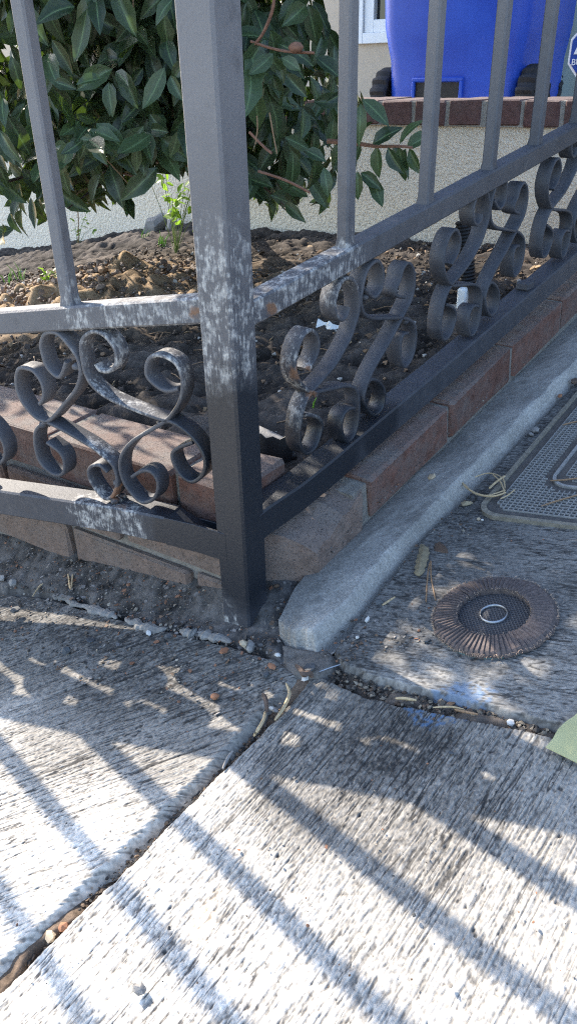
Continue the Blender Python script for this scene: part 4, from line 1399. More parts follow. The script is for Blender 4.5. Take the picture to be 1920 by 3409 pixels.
# ------------------------------------------------------------------ flap sanding disc
simple('flap', (.100, .080, .075), .97, .4, 320, .7, .0008)
simple('fibre', (.36, .26, .19), .9, .25, 300, 0)
def mesh_plate_mat():
    m, nt, b = new_mat('disc_mesh', (.03, .03, .035), .7)
    p = pos(nt)
    a = nt.nodes.new('ShaderNodeVectorMath'); a.operation = 'DOT_PRODUCT'; nt.links.new(p, a.inputs[0]); a.inputs[1].default_value = tuple(EX)
    c = nt.nodes.new('ShaderNodeVectorMath'); c.operation = 'DOT_PRODUCT'; nt.links.new(p, c.inputs[0]); c.inputs[1].default_value = tuple(EY)
    sa = math_n(nt, 'ABSOLUTE', math_n(nt, 'SINE', math_n(nt, 'MULTIPLY', a.outputs['Value'], math.pi / .0031)))
    sb = math_n(nt, 'ABSOLUTE', math_n(nt, 'SINE', math_n(nt, 'MULTIPLY', c.outputs['Value'], math.pi / .0031)))
    h = math_n(nt, 'MINIMUM', sa, sb)
    col = mixrgb(nt, ramp(nt, h, [(.2, 0.0), (.5, 1.0)]), (.085, .085, .09), (.02, .02, .024))
    nt.links.new(col, b.inputs['Base Color'])
    bump(nt, b, math_n(nt, 'SUBTRACT', 1.0, h), .8, .0010)
    M['disc_mesh'] = m
mesh_plate_mat()
simple('disc_backing', (.10, .20, .20), .6, .4, 200, .2)
dcu = UV((1642, 2047), .010)
DISC = thing('flap_sanding_disc', W(dcu[0], dcu[1], .006), 'worn round flap sanding disc with brown pleated rim lying on the concrete', 'sanding disc')
DT = np.array([.0, .0])
def D(r, a, w):
    "point on the disc, lifted a little on one side"
    u, v = r * math.cos(a), r * math.sin(a)
    return W(dcu[0] + u, dcu[1] + v, .0062 + w * .92)
def lathe(mb, prof, n, col=None):
    vs = [D(r, 2 * math.pi * i / n, w) for i in range(n) for (r, w) in prof]
    m = len(prof)
    fs = [(i * m + j, i * m + j + 1, ((i + 1) % n) * m + j + 1, ((i + 1) % n) * m + j) for i in range(n) for j in range(m - 1)]
    return mb.add(vs, fs, col)
lathe(MB(), [(.0001, .0046), (.011, .0046), (.0135, .0040), (.030, .0030), (.038, .0022), (.044, .0020)], 48).build('mesh_plate', M['disc_mesh'], DISC, 60)
lathe(MB(), [(.0440, .0018), (.0605, .0012), (.0620, .0006), (.0615, -.0006), (.050, -.0010), (.012, -.0010)], 64).build('backing_plate', M['disc_backing'], DISC, 50)
lathe(MB(), [(.0128, .0045), (.0128, .0068), (.0135, .0074), (.0143, .0070), (.0146, .0044)], 40).build('steel_ring', M['steel_ring'], DISC, 60)
NFL = 72
flap_me = None
random.seed(13)
for k in range(NFL):
    a = 2 * math.pi * k / NFL
    mb = MB()
    half = 2 * math.pi / NFL * 1.05
    rj, rk = .0375 + random.uniform(-.0008, .0008), .0628 + random.uniform(-.0012, .0012)
    lift = random.uniform(-.0005, .0005)
    rows = []
    for (r, t) in ((rj, 0.0), (rj + .003, .15), (.050, .55), (.059, .9), (rk, 1.0)):
        top = .0118 - .0030 * t + lift - (.0035 if t == 1 else 0) - (.0012 if t == 0 else 0)
        # leading edge high, trailing edge tucked under the next flap
        rows.append([D(r, a - half, .0012), D(r, a - half * .8, top - .0027), D(r, a + half * .40, top), D(r, a + half * .52, top - .0012), D(r, a + half * .52, .0012)])
    vs = [p for r_ in rows for p in r_]
    m = 5
    fs = [(i * m + j, i * m + j + 1, (i + 1) * m + j + 1, (i + 1) * m + j) for i in range(len(rows) - 1) for j in range(m - 1)]
    fs += [tuple(range(m))[::-1], tuple((len(rows) - 1) * m + j for j in range(m))]
    mb.add(vs, fs).build('flap', M['flap'], DISC)
mb = MB()
for k in range(620):
    a = random.uniform(0, 2 * math.pi)
    outer = random.random() < .68
    r = .0622 if outer else .0378
    w = random.uniform(.002, .0075) if outer else random.uniform(.006, .011)
    ln = random.uniform(.0012, .0030) * (1 if outer else .8)
    p = D(r, a, w); q = D(r + (ln if outer else -ln * .8), a + random.uniform(-.04, .04), w + random.uniform(-.0015, .0012))
    mb.tube([p, (p + q) / 2 + N * .0002, q], [.00030, .00026, .0001], 3)
mb.build('fringe', M['fibre'], DISC, kind='stuff')

# ------------------------------------------------------------------ meter box lid with a raised grid
simple('lid_plastic', (.085, .078, .072), .8, .35, 120, .3)
simple('lid_rib', (.25, .245, .235), .85, .3, 160, .2)
simple('lid_lip', (.20, .18, .145), .85, .35, 150, .4)
LIDW = .010
c0 = UV((1572, 1713), LIDW); b1 = UV((1920, 1757), LIDW); l1 = UV((1818, 1424), LIDW)
x_ = (b1 - c0) / np.linalg.norm(b1 - c0)
y_ = (l1 - c0); y_ = y_ - x_ * (y_ @ x_) * 1.0
y_ = (l1 - c0) / np.linalg.norm(l1 - c0)
LX, LY = .30, .46
LID = thing('meter_box_lid', W(*(c0), 0.0), 'grey plastic utility box lid with a fine raised square grid and rounded corner', 'box lid')
def LP(a, b, w):
    q = c0 + x_ * a + y_ * b
    return W(q[0], q[1], w)
def rr_poly(a0, a1, b0, b1_, r, n=7):
    pts = []
    for (cx, cy, s0) in ((a1 - r, b1_ - r, 0), (a0 + r, b1_ - r, 90), (a0 + r, b0 + r, 180), (a1 - r, b0 + r, 270)):
        for k in range(n + 1):
            t = R(s0 + 90 * k / n)
            pts.append((cx + r * math.cos(t), cy + r * math.sin(t)))
    return pts
def rr_ring(mb, outer, inner, w_lo, w_hi, w_in):
    n = len(outer)
    vs = [LP(x, y, w_lo) for x, y in outer] + [LP(x, y, w_hi) for x, y in outer] + [LP(x, y, w_hi) for x, y in inner] + [LP(x, y, w_in) for x, y in inner]
    fs = [(q * n + i, q * n + (i + 1) % n, (q + 1) * n + (i + 1) % n, (q + 1) * n + i) for q in range(3) for i in range(n)]
    return mb.add(vs, fs)
rr_ring(MB(), rr_poly(0, LX, 0, LY, .030), rr_poly(.006, LX - .006, .006, LY - .006, .026), -.004, LIDW + .002, LIDW - .0015).build('lip', M['lid_lip'], LID, 40)
n_ = len(rr_poly(0, 1, 0, 1, .1))
pl = rr_poly(.005, LX - .005, .005, LY - .005, .026)
MB().add([LP(x, y, LIDW - .0010) for x, y in pl], [tuple(range(n_))]).build('plate', M['lid_plastic'], LID)
i0 = UV((1815, 1618), LIDW)
# inner access lid, in lid coordinates
A_ = np.linalg.inv(np.stack([x_, y_], 1)) @ (i0 - c0)
rr_ring(MB(), rr_poly(A_[0], A_[0] + .16, A_[1], A_[1] + .30, .028), rr_poly(A_[0] + .004, A_[0] + .156, A_[1] + .004, A_[1] + .296, .025), LIDW - .001, LIDW + .0022, LIDW - .0002).build('inner_lid', M['lid_rib'], LID, 40)
pl = rr_poly(A_[0] + .003, A_[0] + .157, A_[1] + .003, A_[1] + .297, .025)
MB().add([LP(x, y, LIDW - .0002) for x, y in pl], [tuple(range(n_))]).build('inner_plate', M['lid_plastic'], LID)
mb = MB()
step = .0062
def in_r(x, y, a0, a1, b0, b1_, r):
    if x < a0 or x > a1 or y < b0 or y > b1_:
        return False
    for (cx, cy, sx, sy) in ((a0 + r, b0 + r, -1, -1), (a0 + r, b1_ - r, -1, 1), (a1 - r, b0 + r, 1, -1), (a1 - r, b1_ - r, 1, 1)):
        if (x - cx) * sx > 0 and (y - cy) * sy > 0 and math.hypot(x - cx, y - cy) > r:
            return False
    return True
def grid_ok(x, y):
    if not in_r(x, y, .016, LX - .016, .016, LY - .016, .02):
        return False
    if in_r(x, y, A_[0] - .010, A_[0] + .170, A_[1] - .010, A_[1] + .310, .03):
        return in_r(x, y, A_[0] + .014, A_[0] + .146, A_[1] + .014, A_[1] + .286, .02)
    return True
random.seed(17)
nx, ny = int(LX / step), int(LY / step)
for axis in (0, 1):
    for i in range(1, (nx if axis == 0 else ny)):
        run = None
        for j in range(0, (ny if axis == 0 else nx) + 1):
            x, y = (i * step, j * step) if axis == 0 else (j * step, i * step)
            ok = grid_ok(x, y) and random.random() > .006
            if ok and run is None:
                run = (x, y)
            if (not ok or j == (ny if axis == 0 else nx)) and run is not None:
                h = .0006
                xa, ya = run
                if abs(xa - x) + abs(ya - y) > step * .6:
                    o = np.array((h, 0)) if axis == 0 else np.array((0, h))
                    lo, hi = LIDW - .001, LIDW + .0012
                    pts = [(xa - o[0], ya - o[1]), (xa + o[0], ya + o[1]), (x + o[0], y + o[1]), (x - o[0], y - o[1])]
                    mb.add([LP(px_, py_, lo) for px_, py_ in pts] + [LP(px_, py_, hi) for px_, py_ in pts], [(4, 5, 6, 7), (0, 1, 5, 4), (1, 2, 6, 5), (2, 3, 7, 6), (3, 0, 4, 7)])
                run = None
mb.build('grid', M['lid_rib'], LID, kind='stuff')

# ------------------------------------------------------------------ sheet of sandpaper
def paper_mat():
    m, nt, b = new_mat('sandpaper', (.42, .44, .28), .9, 0, .2)
    p = pos(nt)
    c = ramp(nt, noise(nt, p, 30, 3), [(.3, (.40, .39, .20)), (.7, (.45, .44, .24))])
    spk = ramp(nt, noise(nt, p, 900, 2), [(.62, 0.0), (.72, .5)])
    nt.links.new(mixrgb(nt, spk, c, (.25, .26, .15)), b.inputs['Base Color'])
    bump(nt, b, noise(nt, p, 1500, 2), .3, .0004)
    M['sandpaper'] = m
paper_mat()
t0 = UV((1811, 2493), .010); ta = UV((1921, 2372), .010); tb2 = UV((1921, 2546), .010)
da, db = (ta - t0) / np.linalg.norm(ta - t0), (tb2 - t0) / np.linalg.norm(tb2 - t0)
na, nb = 14, 12
vs, fs = [], []
random.seed(2)
for i in range(na + 1):
    for j in range(nb + 1):
        q = t0 + da * (.15 * i / na) + db * (.13 * j / nb)
        if j == 0:
            q = q + db * random.uniform(-.0012, .0012)
        lift = .0102 + .0025 * math.exp(-((i / 5) ** 2 + (j / 5) ** 2)) + .0012 * math.sin(i * .7)
        vs.append(W(q[0], q[1], lift))
k_ = len(vs)
vs += [np.asarray(v) - N * .0006 for v in vs]
for i in range(na):
    for j in range(nb):
        f = (i * (nb + 1) + j, (i + 1) * (nb + 1) + j, (i + 1) * (nb + 1) + j + 1, i * (nb + 1) + j + 1)
        fs.append(f); fs.append(tuple(k_ + q for q in f[::-1]))
edge = [i * (nb + 1) for i in range(na + 1)] + [na * (nb + 1) + j for j in range(1, nb + 1)] + [i * (nb + 1) + nb for i in range(na - 1, -1, -1)] + [j for j in range(nb - 1, 0, -1)]
for i in range(len(edge)):
    a, b = edge[i], edge[(i + 1) % len(edge)]
    fs.append((a, b, k_ + b, k_ + a))
tag(MB().add(vs, fs).build('sandpaper_sheet', M['sandpaper'], smooth=40), 'pale yellow green sheet of sandpaper lying across the slab joint', 'sandpaper')

# ------------------------------------------------------------------ loose things on the ground
def on(px, w=.008):
    return G(px, w)
# rolled dry leaf
pth = catmull([on(p, .010) for p in ((1401, 1812), (1411, 1835), (1406, 1862), (1399, 1890), (1394, 1917))], 4)
rad = np.interp(np.linspace(0, 1, len(pth)), [0, .18, .45, .75, .92, 1], [.0008, .0048, .0062, .0055, .0048, .0012])
sides = [(EX, N)] * len(pth)
sec = [(math.cos(t) * (1 + .22 * math.sin(3 * t) + .12 * math.sin(5 * t + 1)), .85 * math.sin(t) * (1 + .15 * math.cos(4 * t))) for t in np.linspace(0, 2 * math.pi, 18, endpoint=False)]
rad = rad * np.array([1 + .16 * math.sin(i * 2.3) for i in range(len(rad))])
tag(MB().sweep(pth, (EX, N), sec, True, (.0, .4, 0), list(rad)).build('rolled_leaf', M['dry_leaf'], smooth=50), 'pale dry leaf curled into a roll lying by the kerb', 'leaf')
def flat_leaf(name, pxs, mat, label, w=.009, cat='leaf', grp=None, bend=.003):
    P = [on(p, w) for p in pxs]
    c = sum(P) / len(P) + N * bend
    n = len(P)
    vs = P + [c] + [p - N * .0007 for p in P] + [c - N * .0007]
    fs = [(i, (i + 1) % n, n) for i in range(n)] + [(n + 1 + (i + 1) % n, n + 1 + i, 2 * n + 1) for i in range(n)] + [(i, n + 1 + i, n + 1 + (i + 1) % n, (i + 1) % n) for i in range(n)]
    col = np.tile(np.array([[0, random.random(), 0]]), (len(vs), 1)); col[n, 0] = .6
    return tag(MB().add(vs, fs, col).build(name, mat, smooth=30), label, cat, grp)
flat_leaf('fallen_leaf', [(1446, 1810), (1462, 1803), (1478, 1815), (1488, 1828), (1491, 1842), (1465, 1838), (1444, 1832)], M['brown_leaf'], 'flat brown leaf lying beside the rolled leaf')
flat_leaf('fallen_leaf', [(1533, 1673), (1545, 1667), (1568, 1669), (1574, 1674), (1555, 1681), (1538, 1683)], M['dry_leaf'], 'small yellowish leaf at the foot of the kerb by the grid lid')
flat_leaf('fallen_leaf', [(318, 1345), (330, 1333), (345, 1338), (352, 1345), (338, 1352)], M['dry_leaf'], 'small orange brown leaf on the soil behind the left scrolls', .105)
def line_thing(name, pxs, r, mat, label, cat, w=.009, grp=None, arch=0.0):
    P = [on(p, w + arch * math.sin(math.pi * i / (len(pxs) - 1))) for i, p in enumerate(pxs)]
    pth = catmull(P, 4)
    rr = [r * (1 - .5 * abs(2 * i / (len(pth) - 1) - 1) ** 3) for i in range(len(pth))]
    return tag(MB().tube(pth, rr, 5).build(name, mat, smooth=60), label, cat, grp)
NEED = thing('pine_needles', on((1433, 1868), .008), 'pair of joined brown pine needles beside the sanding disc', 'pine needle')
for pxs in (((1433, 1868), (1426, 1890), (1421, 1940), (1417, 2003)), ((1433, 1868), (1434, 1920), (1441, 1960), (1449, 1998))):
    pth = catmull([on(p, .009) for p in pxs], 4)
    MB().tube(pth, .0009, 5).build('needle', M['needle'], NEED, 60)
line_thing('twig', [(1272, 2015), (1290, 2003), (1314, 1987)], .0013, M['straw'], 'short straw twig leaning on a dark pebble near the kerb end', 'twig')
line_thing('twig', [(1062, 2236), (1095, 2224), (1132, 2212)], .0009, M['steel_ring'], 'thin bare wire nail by the end of the kerb', 'nail')
line_thing('twig', [(952, 2275), (963, 2310), (945, 2355), (915, 2397)], .0020, M['straw'], 'dry tan grass stalk lying in the slab joint', 'twig', .006)
line_thing('twig', [(882, 2370), (878, 2395), (858, 2430), (845, 2450)], .0018, M['straw'], 'pale hooked root sticking out of the slab joint', 'twig', .006, None, .006)
line_thing('twig', [(875, 2310), (884, 2330), (888, 2370)], .0024, M['bark'], 'dark curved bark strip standing in the slab joint', 'twig', .008, None, .008)
line_thing('twig', [(775, 2500), (758, 2525), (742, 2560)], .0016, M['stone'], 'grey blue stem lying in the slab joint', 'twig', .004)
line_thing('twig', [(1315, 2325), (1345, 2325), (1385, 2331)], .0016, M['straw'], 'tan wood splinter in the joint beside the blue paint', 'twig', .003)
line_thing('twig', [(1440, 2355), (1500, 2353), (1545, 2362)], .0010, M['straw'], 'long thin straw lying along the joint over the blue paint', 'twig', .005)
line_thing('twig', [(1512, 2362), (1550, 2370), (1590, 2378)], .0013, M['needle'], 'orange brown pine needle in the joint past the blue paint', 'twig', .006)
line_thing('twig', [(226, 1770 + 110), (228, 1905), (236, 1962), (245, 1895), (250, 1870)], .0014, M['straw'], 'looped dry stem standing on the dark dirt below the left rail', 'twig', .016, None, .008)
line_thing('twig', [(110, 1985), (135, 1950), (170, 1935), (180, 1925)], .0013, M['straw'], 'thin dry stalk lying on the dirt near the grey stones', 'twig', .016)
line_thing('twig', [(275, 1940), (292, 1943), (310, 1932)], .0011, M['straw'], 'small curved straw on the dirt strip', 'twig', .016)
line_thing('twig', [(222, 1775), (228, 1788), (245, 1793), (256, 1782)], .0010, M['straw'], 'little v shaped straw against the brick below the left rail', 'twig', .03)
# straw wisps by the grid lid
STRAW = thing('straw_wisp', on((1640, 1650), .012), 'wisp of dry grass blades across the edge of the grid lid', 'straw')
for pxs, r in ((((1535, 1600), (1550, 1622), (1590, 1645), (1640, 1652), (1682, 1640)), .0013), (((1580, 1588), (1625, 1575), (1670, 1590), (1680, 1625)), .0008), (((1628, 1625), (1650, 1605), (1678, 1585)), .0015), (((1545, 1612), (1575, 1640), (1620, 1650), (1680, 1632)), .0011), (((1640, 1580), (1665, 1605), (1678, 1640)), .0010), (((1665, 1660), (1690, 1648), (1712, 1630)), .0009)):
    MB().tube(catmull([on(p, .017) for p in pxs], 5), r, 5).build('blade', M['straw'], STRAW, 60)
for pxs, lab in ((((1870, 1415), (1895, 1408), (1930, 1400)), 'pine needle crossing the far edge of the grid lid'), (((1830, 1600), (1880, 1597), (1930, 1590)), 'straight pine needle lying over the inner lid corner'), (((1800, 1685), (1850, 1668), (1930, 1645)), 'long pine needle lying over the grid near its front lip')):
    line_thing('pine_needle', pxs, .0011, M['needle'], lab, 'pine needle', .0135)
# pebbles and chips one can pick out
def pebble(px, r, mat, label, w=.008, cat='stone', flat=.7, sub=1, name='pebble'):
    r *= .82
    c = on(px, w + r * flat * .55)
    return tag(MB().blob(c, r, None, flat, .16, sub).build(name, mat, smooth=35), label, cat)
random.seed(41)
simple('rust_chip', (.28, .13, .07), .85, .3, 300, .3)
simple('tan_stone', (.42, .34, .24), .85, .25, 200, .3)
simple('dark_stone', (.075, .08, .085), .7, .3, 200, .3)
pebble((1222, 2062), .0042, M['chip_white'], 'white angular chip on the dark dirt right of the kerb end')
pebble((1262, 2005), .0062, M['dark_stone'], 'dark pebble with a straw beside it near the kerb')
pebble((1188, 2122), .0034, M['chip_white'], 'small white chip below the kerb among rusty flakes')
pebble((1014, 2258), .0052, M['chip_white'], 'white oblong fragment at the corner of the slab joint', .006)
pebble((905, 2218), .0060, M['rust_chip'], 'orange rusty paint chip in front of the post', .008, 'paint chip', .35)
pebble((745, 2165), .0085, M['rust_chip'], 'purple brown paint flake below the post', .010, 'paint chip', .3)
pebble((810, 2142), .0062, M['tan_stone'], 'tan round pebble at the foot of the post', .010)
pebble((925, 2180), .0036, M['chip_white'], 'pale pebble touching the rounded kerb end', .010)
pebble((885, 2245), .0055, M['dark_stone'], 'dark brown clod on the slab in front of the kerb', .006)
pebble((715, 2318), .0062, M['rust_chip'], 'reddish brown seed pod on the slab left of the joint', .006, 'seed pod', .6, 2)
pebble((905, 2358), .0042, M['chip_white'], 'whitish pebble wedged in the slab joint', .003)
pebble((918, 2366), .0040, M['stone'], 'grey pebble wedged in the joint beside the white one', .003)
pebble((168, 3118), .0062, M['tan_stone'], 'round yellowish pebble in the sunlit slab joint', -.004)
pebble((212, 3085), .0060, M['rust_chip'], 'reddish stone in the sunlit joint beside the yellow pebble', -.004)
pebble((466, 3295), .0060, M['stone'], 'grey angular stone alone on the sunlit front slab', .004)
pebble((1435, 1588), .0066, M['tan_stone'], 'brown and cream acorn cap shaped pebble on top of the kerb', .040)
pebble((45, 1938), .0090, M['stone'], 'larger pale grey stone on the dirt below the left rail', .018)
pebble((8, 1925), .0075, M['stone'], 'grey stone beside the larger one at the dirt strip end', .018)
pebble((52, 2030), .0075, M['dark_stone'], 'flat grey stone on the dirt edge of the left slab', .012)
pebble((495, 2106), .0046, M['chip_white'], 'bright white chip on the left slab near the broken mortar ridge', .007, flat=.35)
pebble((560, 2118), .0060, M['dark_stone'], 'dark striped shell fragment near the white chip', .007)
pebble((375, 1870), .0100, M['tan_stone'], 'tan broken brick fragment on the dirt below the left rail', .020, 'brick piece', .6)
pebble((1030, 2222), .0110, M['dark_stone'], 'flat dark slate chip lying against the kerb end', .008, 'slate chip', .25)
pebble((1420, 2130), .0060, M['dark_stone'], 'dark chip with a pale edge left of the sanding disc', .007, 'paint chip', .3)
pebble((1592, 1728), .0032, M['tan_stone'], 'tiny cream pebble in front of the lid corner', .007)
pebble((1603, 1731), .0028, M['chip_white'], 'tiny white pebble in front of the lid corner', .007)
pebble((1780, 1430), .0080, M['stone'], 'grey flat stone between the kerb and the lid', .009, flat=.5)
pebble((1765, 1445), .0065, M['stone'], 'smaller grey stone touching the flat one by the lid', .009, flat=.5)
pebble((1862, 1318), .0060, M['rust_chip'], 'reddish clod at the foot of the kerb above the lid', .009)
pebble((1912, 1268), .0085, M['bark'], 'brown dry leaf ball at the far end of the kerb', .010, 'leaf')
pebble((1698, 2405), .0042, M['chip_white'], 'round white pebble in the joint near the sandpaper', -.001)
pebble((1590, 2545), .0048, M['dark_stone'], 'black flake on the front slab below the blue paint', .004, 'paint chip', .25)
pebble((1500, 2505), .0035, M['dark_stone'], 'tiny black flake on the front slab left of the larger one', .004, 'paint chip', .25)
pebble((220, 2165), .0070, M['dark_stone'], 'brown curled leaf scrap beside a patch of sunlight on the left slab', .008, 'leaf', .8)
pebble((300, 2130), .0065, M['dark_stone'], 'small dark triangular flake on the left slab', .006, 'paint chip', .25)
# bent black rubber strip at the end of the joint
line_thing('rubber_strip', [(985, 2215), (1000, 2228), (1012, 2245), (1030, 2240), (1040, 2255)], .0032, M['bark'], 'crumpled dark brown leaf wedged at the end of the slab joint', 'leaf', .010, None, .008).name = 'crumpled_leaf'

# ------------------------------------------------------------------ odds and ends in the bed
def soil_pt(px, dz=0.0):
    z = .1
    for _ in range(6):
        q = Hz(px, z); z = soil_z(q[0], q[1]) + dz
    return Hz(px, z)
ps = soil_pt((1090, 1088), .008)
mb = MB()
vs = []
random.seed(8)
for i in range(7):
    for j in range(3):
        vs.append(ps + dW * (i - 3) * .0085 + UP * ((j - 1) * .006 + .004 * math.sin(i * 1.9 + j)) + w3 * (.005 * math.sin(i * 1.3) + j * .004))
fs = [(i * 3 + j, (i + 1) * 3 + j, (i + 1) * 3 + j + 1, i * 3 + j + 1) for i in range(6) for j in range(2)]
k_ = len(vs); vs += [v + w3 * .0008 for v in vs]; fs += [tuple(k_ + q for q in f[::-1]) for f in fs]
tag(mb.add(vs, fs).build('paper_scrap', M['paper_white'], smooth=20), 'crumpled white paper scrap on the soil behind the right scrolls', 'paper')
FIT = thing('pipe_fitting', soil_pt((1520, 1020)), 'white plastic elbow fitting with a muddy end lying on the soil', 'pipe fitting')
fq = soil_pt((1535, 1035), .012)
MB().box(fq + UP * .018, dW * .0085, w3 * .008, UP * .022, .003).build('socket', M['paper_white'], FIT, 40)
MB().tube([fq + UP * .002, fq - dW * .03 + UP * .001, fq - dW * .055 - UP * .004], [.0085, .0075, .006], 10).build('arm', M['stone'], FIT, 50)
# corrugated black drain pipe standing by the wall
pp = VP((1558, 900), AZR, .55)
pz0 = soil_pt((1560, 950))
nring = 40
path = []; rr = []
top = VP((1538, 770), AZW, float(pz0[:2] @ wn_))
for i in range(nring + 1):
    t = i / nring
    path.append(pz0 * (1 - t) + (top + UP * .03) * t - UP * .01); rr.append(.017 if i % 2 else .0145)
tag(MB().tube(path, rr, 14).build('drain_pipe', M['black_plastic'], smooth=30), 'black corrugated drain pipe standing in the bed behind the right scrolls', 'pipe')
# broken black pot and a piece of grey pipe behind the post
q = soil_pt((930, 1530), .0)
POT = thing('pot_shard', q, 'broken black plastic pot piece behind the corner post', 'pot')
mb = MB()
vs = []
for i in range(7):
    a = R(200 + i * 18)
    for (r, z) in ((.026, .0), (.030, .035), (.0285, .035), (.0245, .001)):
        vs.append(q + np.array([math.cos(a) * r, math.sin(a) * r + .015, z + (.004 if i % 2 else 0) * (z > .02)]))
fs = [(i * 4 + j, (i + 1) * 4 + j, (i + 1) * 4 + (j + 1) % 4, i * 4 + (j + 1) % 4) for i in range(6) for j in range(4)] + [(0, 1, 2, 3), (27, 26, 25, 24)]
mb.add(vs, fs).build('wall', M['black_plastic'], POT, 40)
MB().box(q + np.array([.0, .012, .004]), np.array([.022, 0, 0]), np.array([0, .016, 0]), UP * .003, .001).build('base', M['black_plastic'], POT)
qa, qb = soil_pt((860, 1450), .014), soil_pt((945, 1490), .012)
tag(MB().tube([qa - (qb - qa) * .5, qa, qb], .013, 12).build('grey_pipe', M['stone'], smooth=50), 'dusty grey pipe end lying behind the corner post', 'pipe')
# rocks under the shrub
random.seed(12)
for px, r, lab in (((455, 770), .035, 'grey rock under the shrub at the foot of the wall'), ((520, 775), .045, 'larger pale grey rock under the shrub beside the trunk'), ((575, 770), .030, 'small grey rock half hidden by the corner post')):
    c = soil_pt(px, .0)
    tag(MB().blob(c + UP * r * .4, r, None, .75, .18, 2).build('rock', M['stone'], smooth=30), lab, 'rock')
line_thing('dead_leaf', [(290, 1003), (330, 1008), (370, 1012)], .012, M['bark'], 'long dark curled dead leaf on the sunlit soil behind the top rail', 'leaf', .16).hide_render = False

# ------------------------------------------------------------------ litter nobody could count
def litter(name, px_poly, n, wfun, sizes, cols, flake=.75, seed=1, kind='stuff'):
    random.seed(seed)
    mb = MB()
    xs = [p[0] for p in px_poly]; ys = [p[1] for p in px_poly]
    uvp = px_uv(px_poly)
    lo, hi = uvp.min(0), uvp.max(0)
    poly = [tuple(p) for p in uvp]
    k = 0
    while k < n:
        u, v = random.uniform(lo[0], hi[0]), random.uniform(lo[1], hi[1])
        if not in_poly((u, v), poly):
            continue
        k += 1
        r = random.choice(sizes) * random.uniform(.6, 1.3)
        c = random.choice(cols); f = random.uniform(.7, 1.3); c = tuple(q * f for q in c)
        w = wfun(u, v)
        P = W(u, v, w)
        if random.random() < flake:
            mb.flake(P, r, c, .35)
        else:
            mb.blob(P + N * r * .2, r * .7, c, .8, .3, 0 if False else 1)
    return mb.build(name, M['debris'], kind=kind)
GREYS = [(.07, .068, .066), (.10, .095, .09), (.05, .047, .045), (.14, .13, .125), (.06, .05, .042), (.17, .16, .155), (.20, .10, .06), (.12, .08, .055), (.25, .22, .18)]
strip = [(-300, 1800), (0, 1815), (386, 1855), (735, 1920), (885, 1945), (1075, 1915), (1110, 1985), (990, 2090), (935, 2150), (925, 2200), (800, 2165), (640, 2130), (430, 2075), (170, 2000), (-300, 1930)]
litter('dirt_litter', strip, 5200, lambda u, v: .0060 + float(DIRT_RISE(u, v)), [.0009, .0012, .0016, .0022, .0034], GREYS, .9, 5)
litter('slab_litter', [(0, 1960), (420, 2060), (700, 2130), (930, 2200), (975, 2260), (820, 2420), (500, 2330), (200, 2280), (0, 2150)], 900, lambda u, v: .0050, [.0007, .0010, .0014, .0020, .003], GREYS, .88, 6)
litter('slab_litter', [(0, 2200), (700, 2400), (1000, 2300), (1900, 2450), (1920, 3300), (0, 3300)], 300, lambda u, v: .0036, [.0007, .0010, .0016], GREYS, .7, 7)
litter('kerbside_litter', [(1060, 2190), (1209, 2055), (1416, 1795), (1500, 1716), (1600, 1640), (1590, 1720), (1440, 2000), (1420, 2150), (1150, 2230)], 900, lambda u, v: .0072, [.0007, .0010, .0014, .0024], GREYS, .7, 8)
litter('back_slab_litter', [(1440, 2150), (1900, 2250), (1920, 1800), (1600, 1740), (1450, 1850)], 250, lambda u, v: .0072, [.0006, .0009, .0013], GREYS, .7, 9)
litter('joint_litter', [(1043, 2238), (1052, 2256), (870, 2445), (405, 2908), (-5, 3300), (-50, 3260), (345, 2885), (735, 2512), (835, 2405), (990, 2250)], 900, lambda u, v: -.005, [.0008, .0012, .0017, .0025], [(.06, .045, .034), (.09, .06, .04), (.04, .034, .03), (.13, .09, .06), (.05, .045, .04)], .7, 10)
litter('joint_litter', [(1090, 2210), (1258, 2268), (1500, 2330), (1861, 2428), (1920, 2445), (1920, 2460), (1839, 2452), (1560, 2398), (1290, 2334), (1090, 2265)], 480, lambda u, v: -.003, [.0012, .0018, .0026, .0034], [(.07, .06, .05), (.12, .08, .055), (.05, .045, .04), (.20, .17, .13)], .65, 12)
litter('kerb_litter', [(1090, 1935), (1235, 1760), (1500, 1480), (1800, 1190), (1830, 1215), (1530, 1505), (1260, 1790), (1110, 1970)], 420, lambda u, v: .041, [.0008, .0012, .0018], GREYS, .6, 14)
# crumbled mortar ridge along the slab edge
random.seed(15)
ridge = catmull([UV(p) for p in ((180, 1985), (300, 2035), (420, 2072), (520, 2105), (620, 2115), (690, 2125), (800, 2160), (850, 2165))], 6)
mb = MB()
i = 0
while i < len(ridge) - 4:
    L_ = random.randint(5, 9)
    seg = ridge[i:i + L_]
    if len(seg) > 3:
        g = random.uniform(.17, .24)
        seg = catmull([np.append(q + np.array([random.uniform(-.003, .003), random.uniform(-.003, .003)]), 0) for q in seg], 3)
        rr = [random.uniform(.005, .009) * min(1, .3 + 2.5 * min(k, len(seg) - 1 - k) / len(seg)) for k in range(len(seg))]
        P = [W(q[0], q[1], .0055) for q in seg]
        t_ = _nz(P[-1] - P[0]); S_ = np.cross(N, t_)
        sec = [(math.cos(a) * random.uniform(.85, 1.15), .55 * math.sin(a)) for a in np.linspace(0, 2 * math.pi, 9, endpoint=False)]
        mb.sweep(P, (S_, N), sec, True, (g, g * .96, g * .9), rr)
    i += L_ + random.randint(-1, 2)
mb.build('crumbled_mortar', M['debris'], kind='stuff')
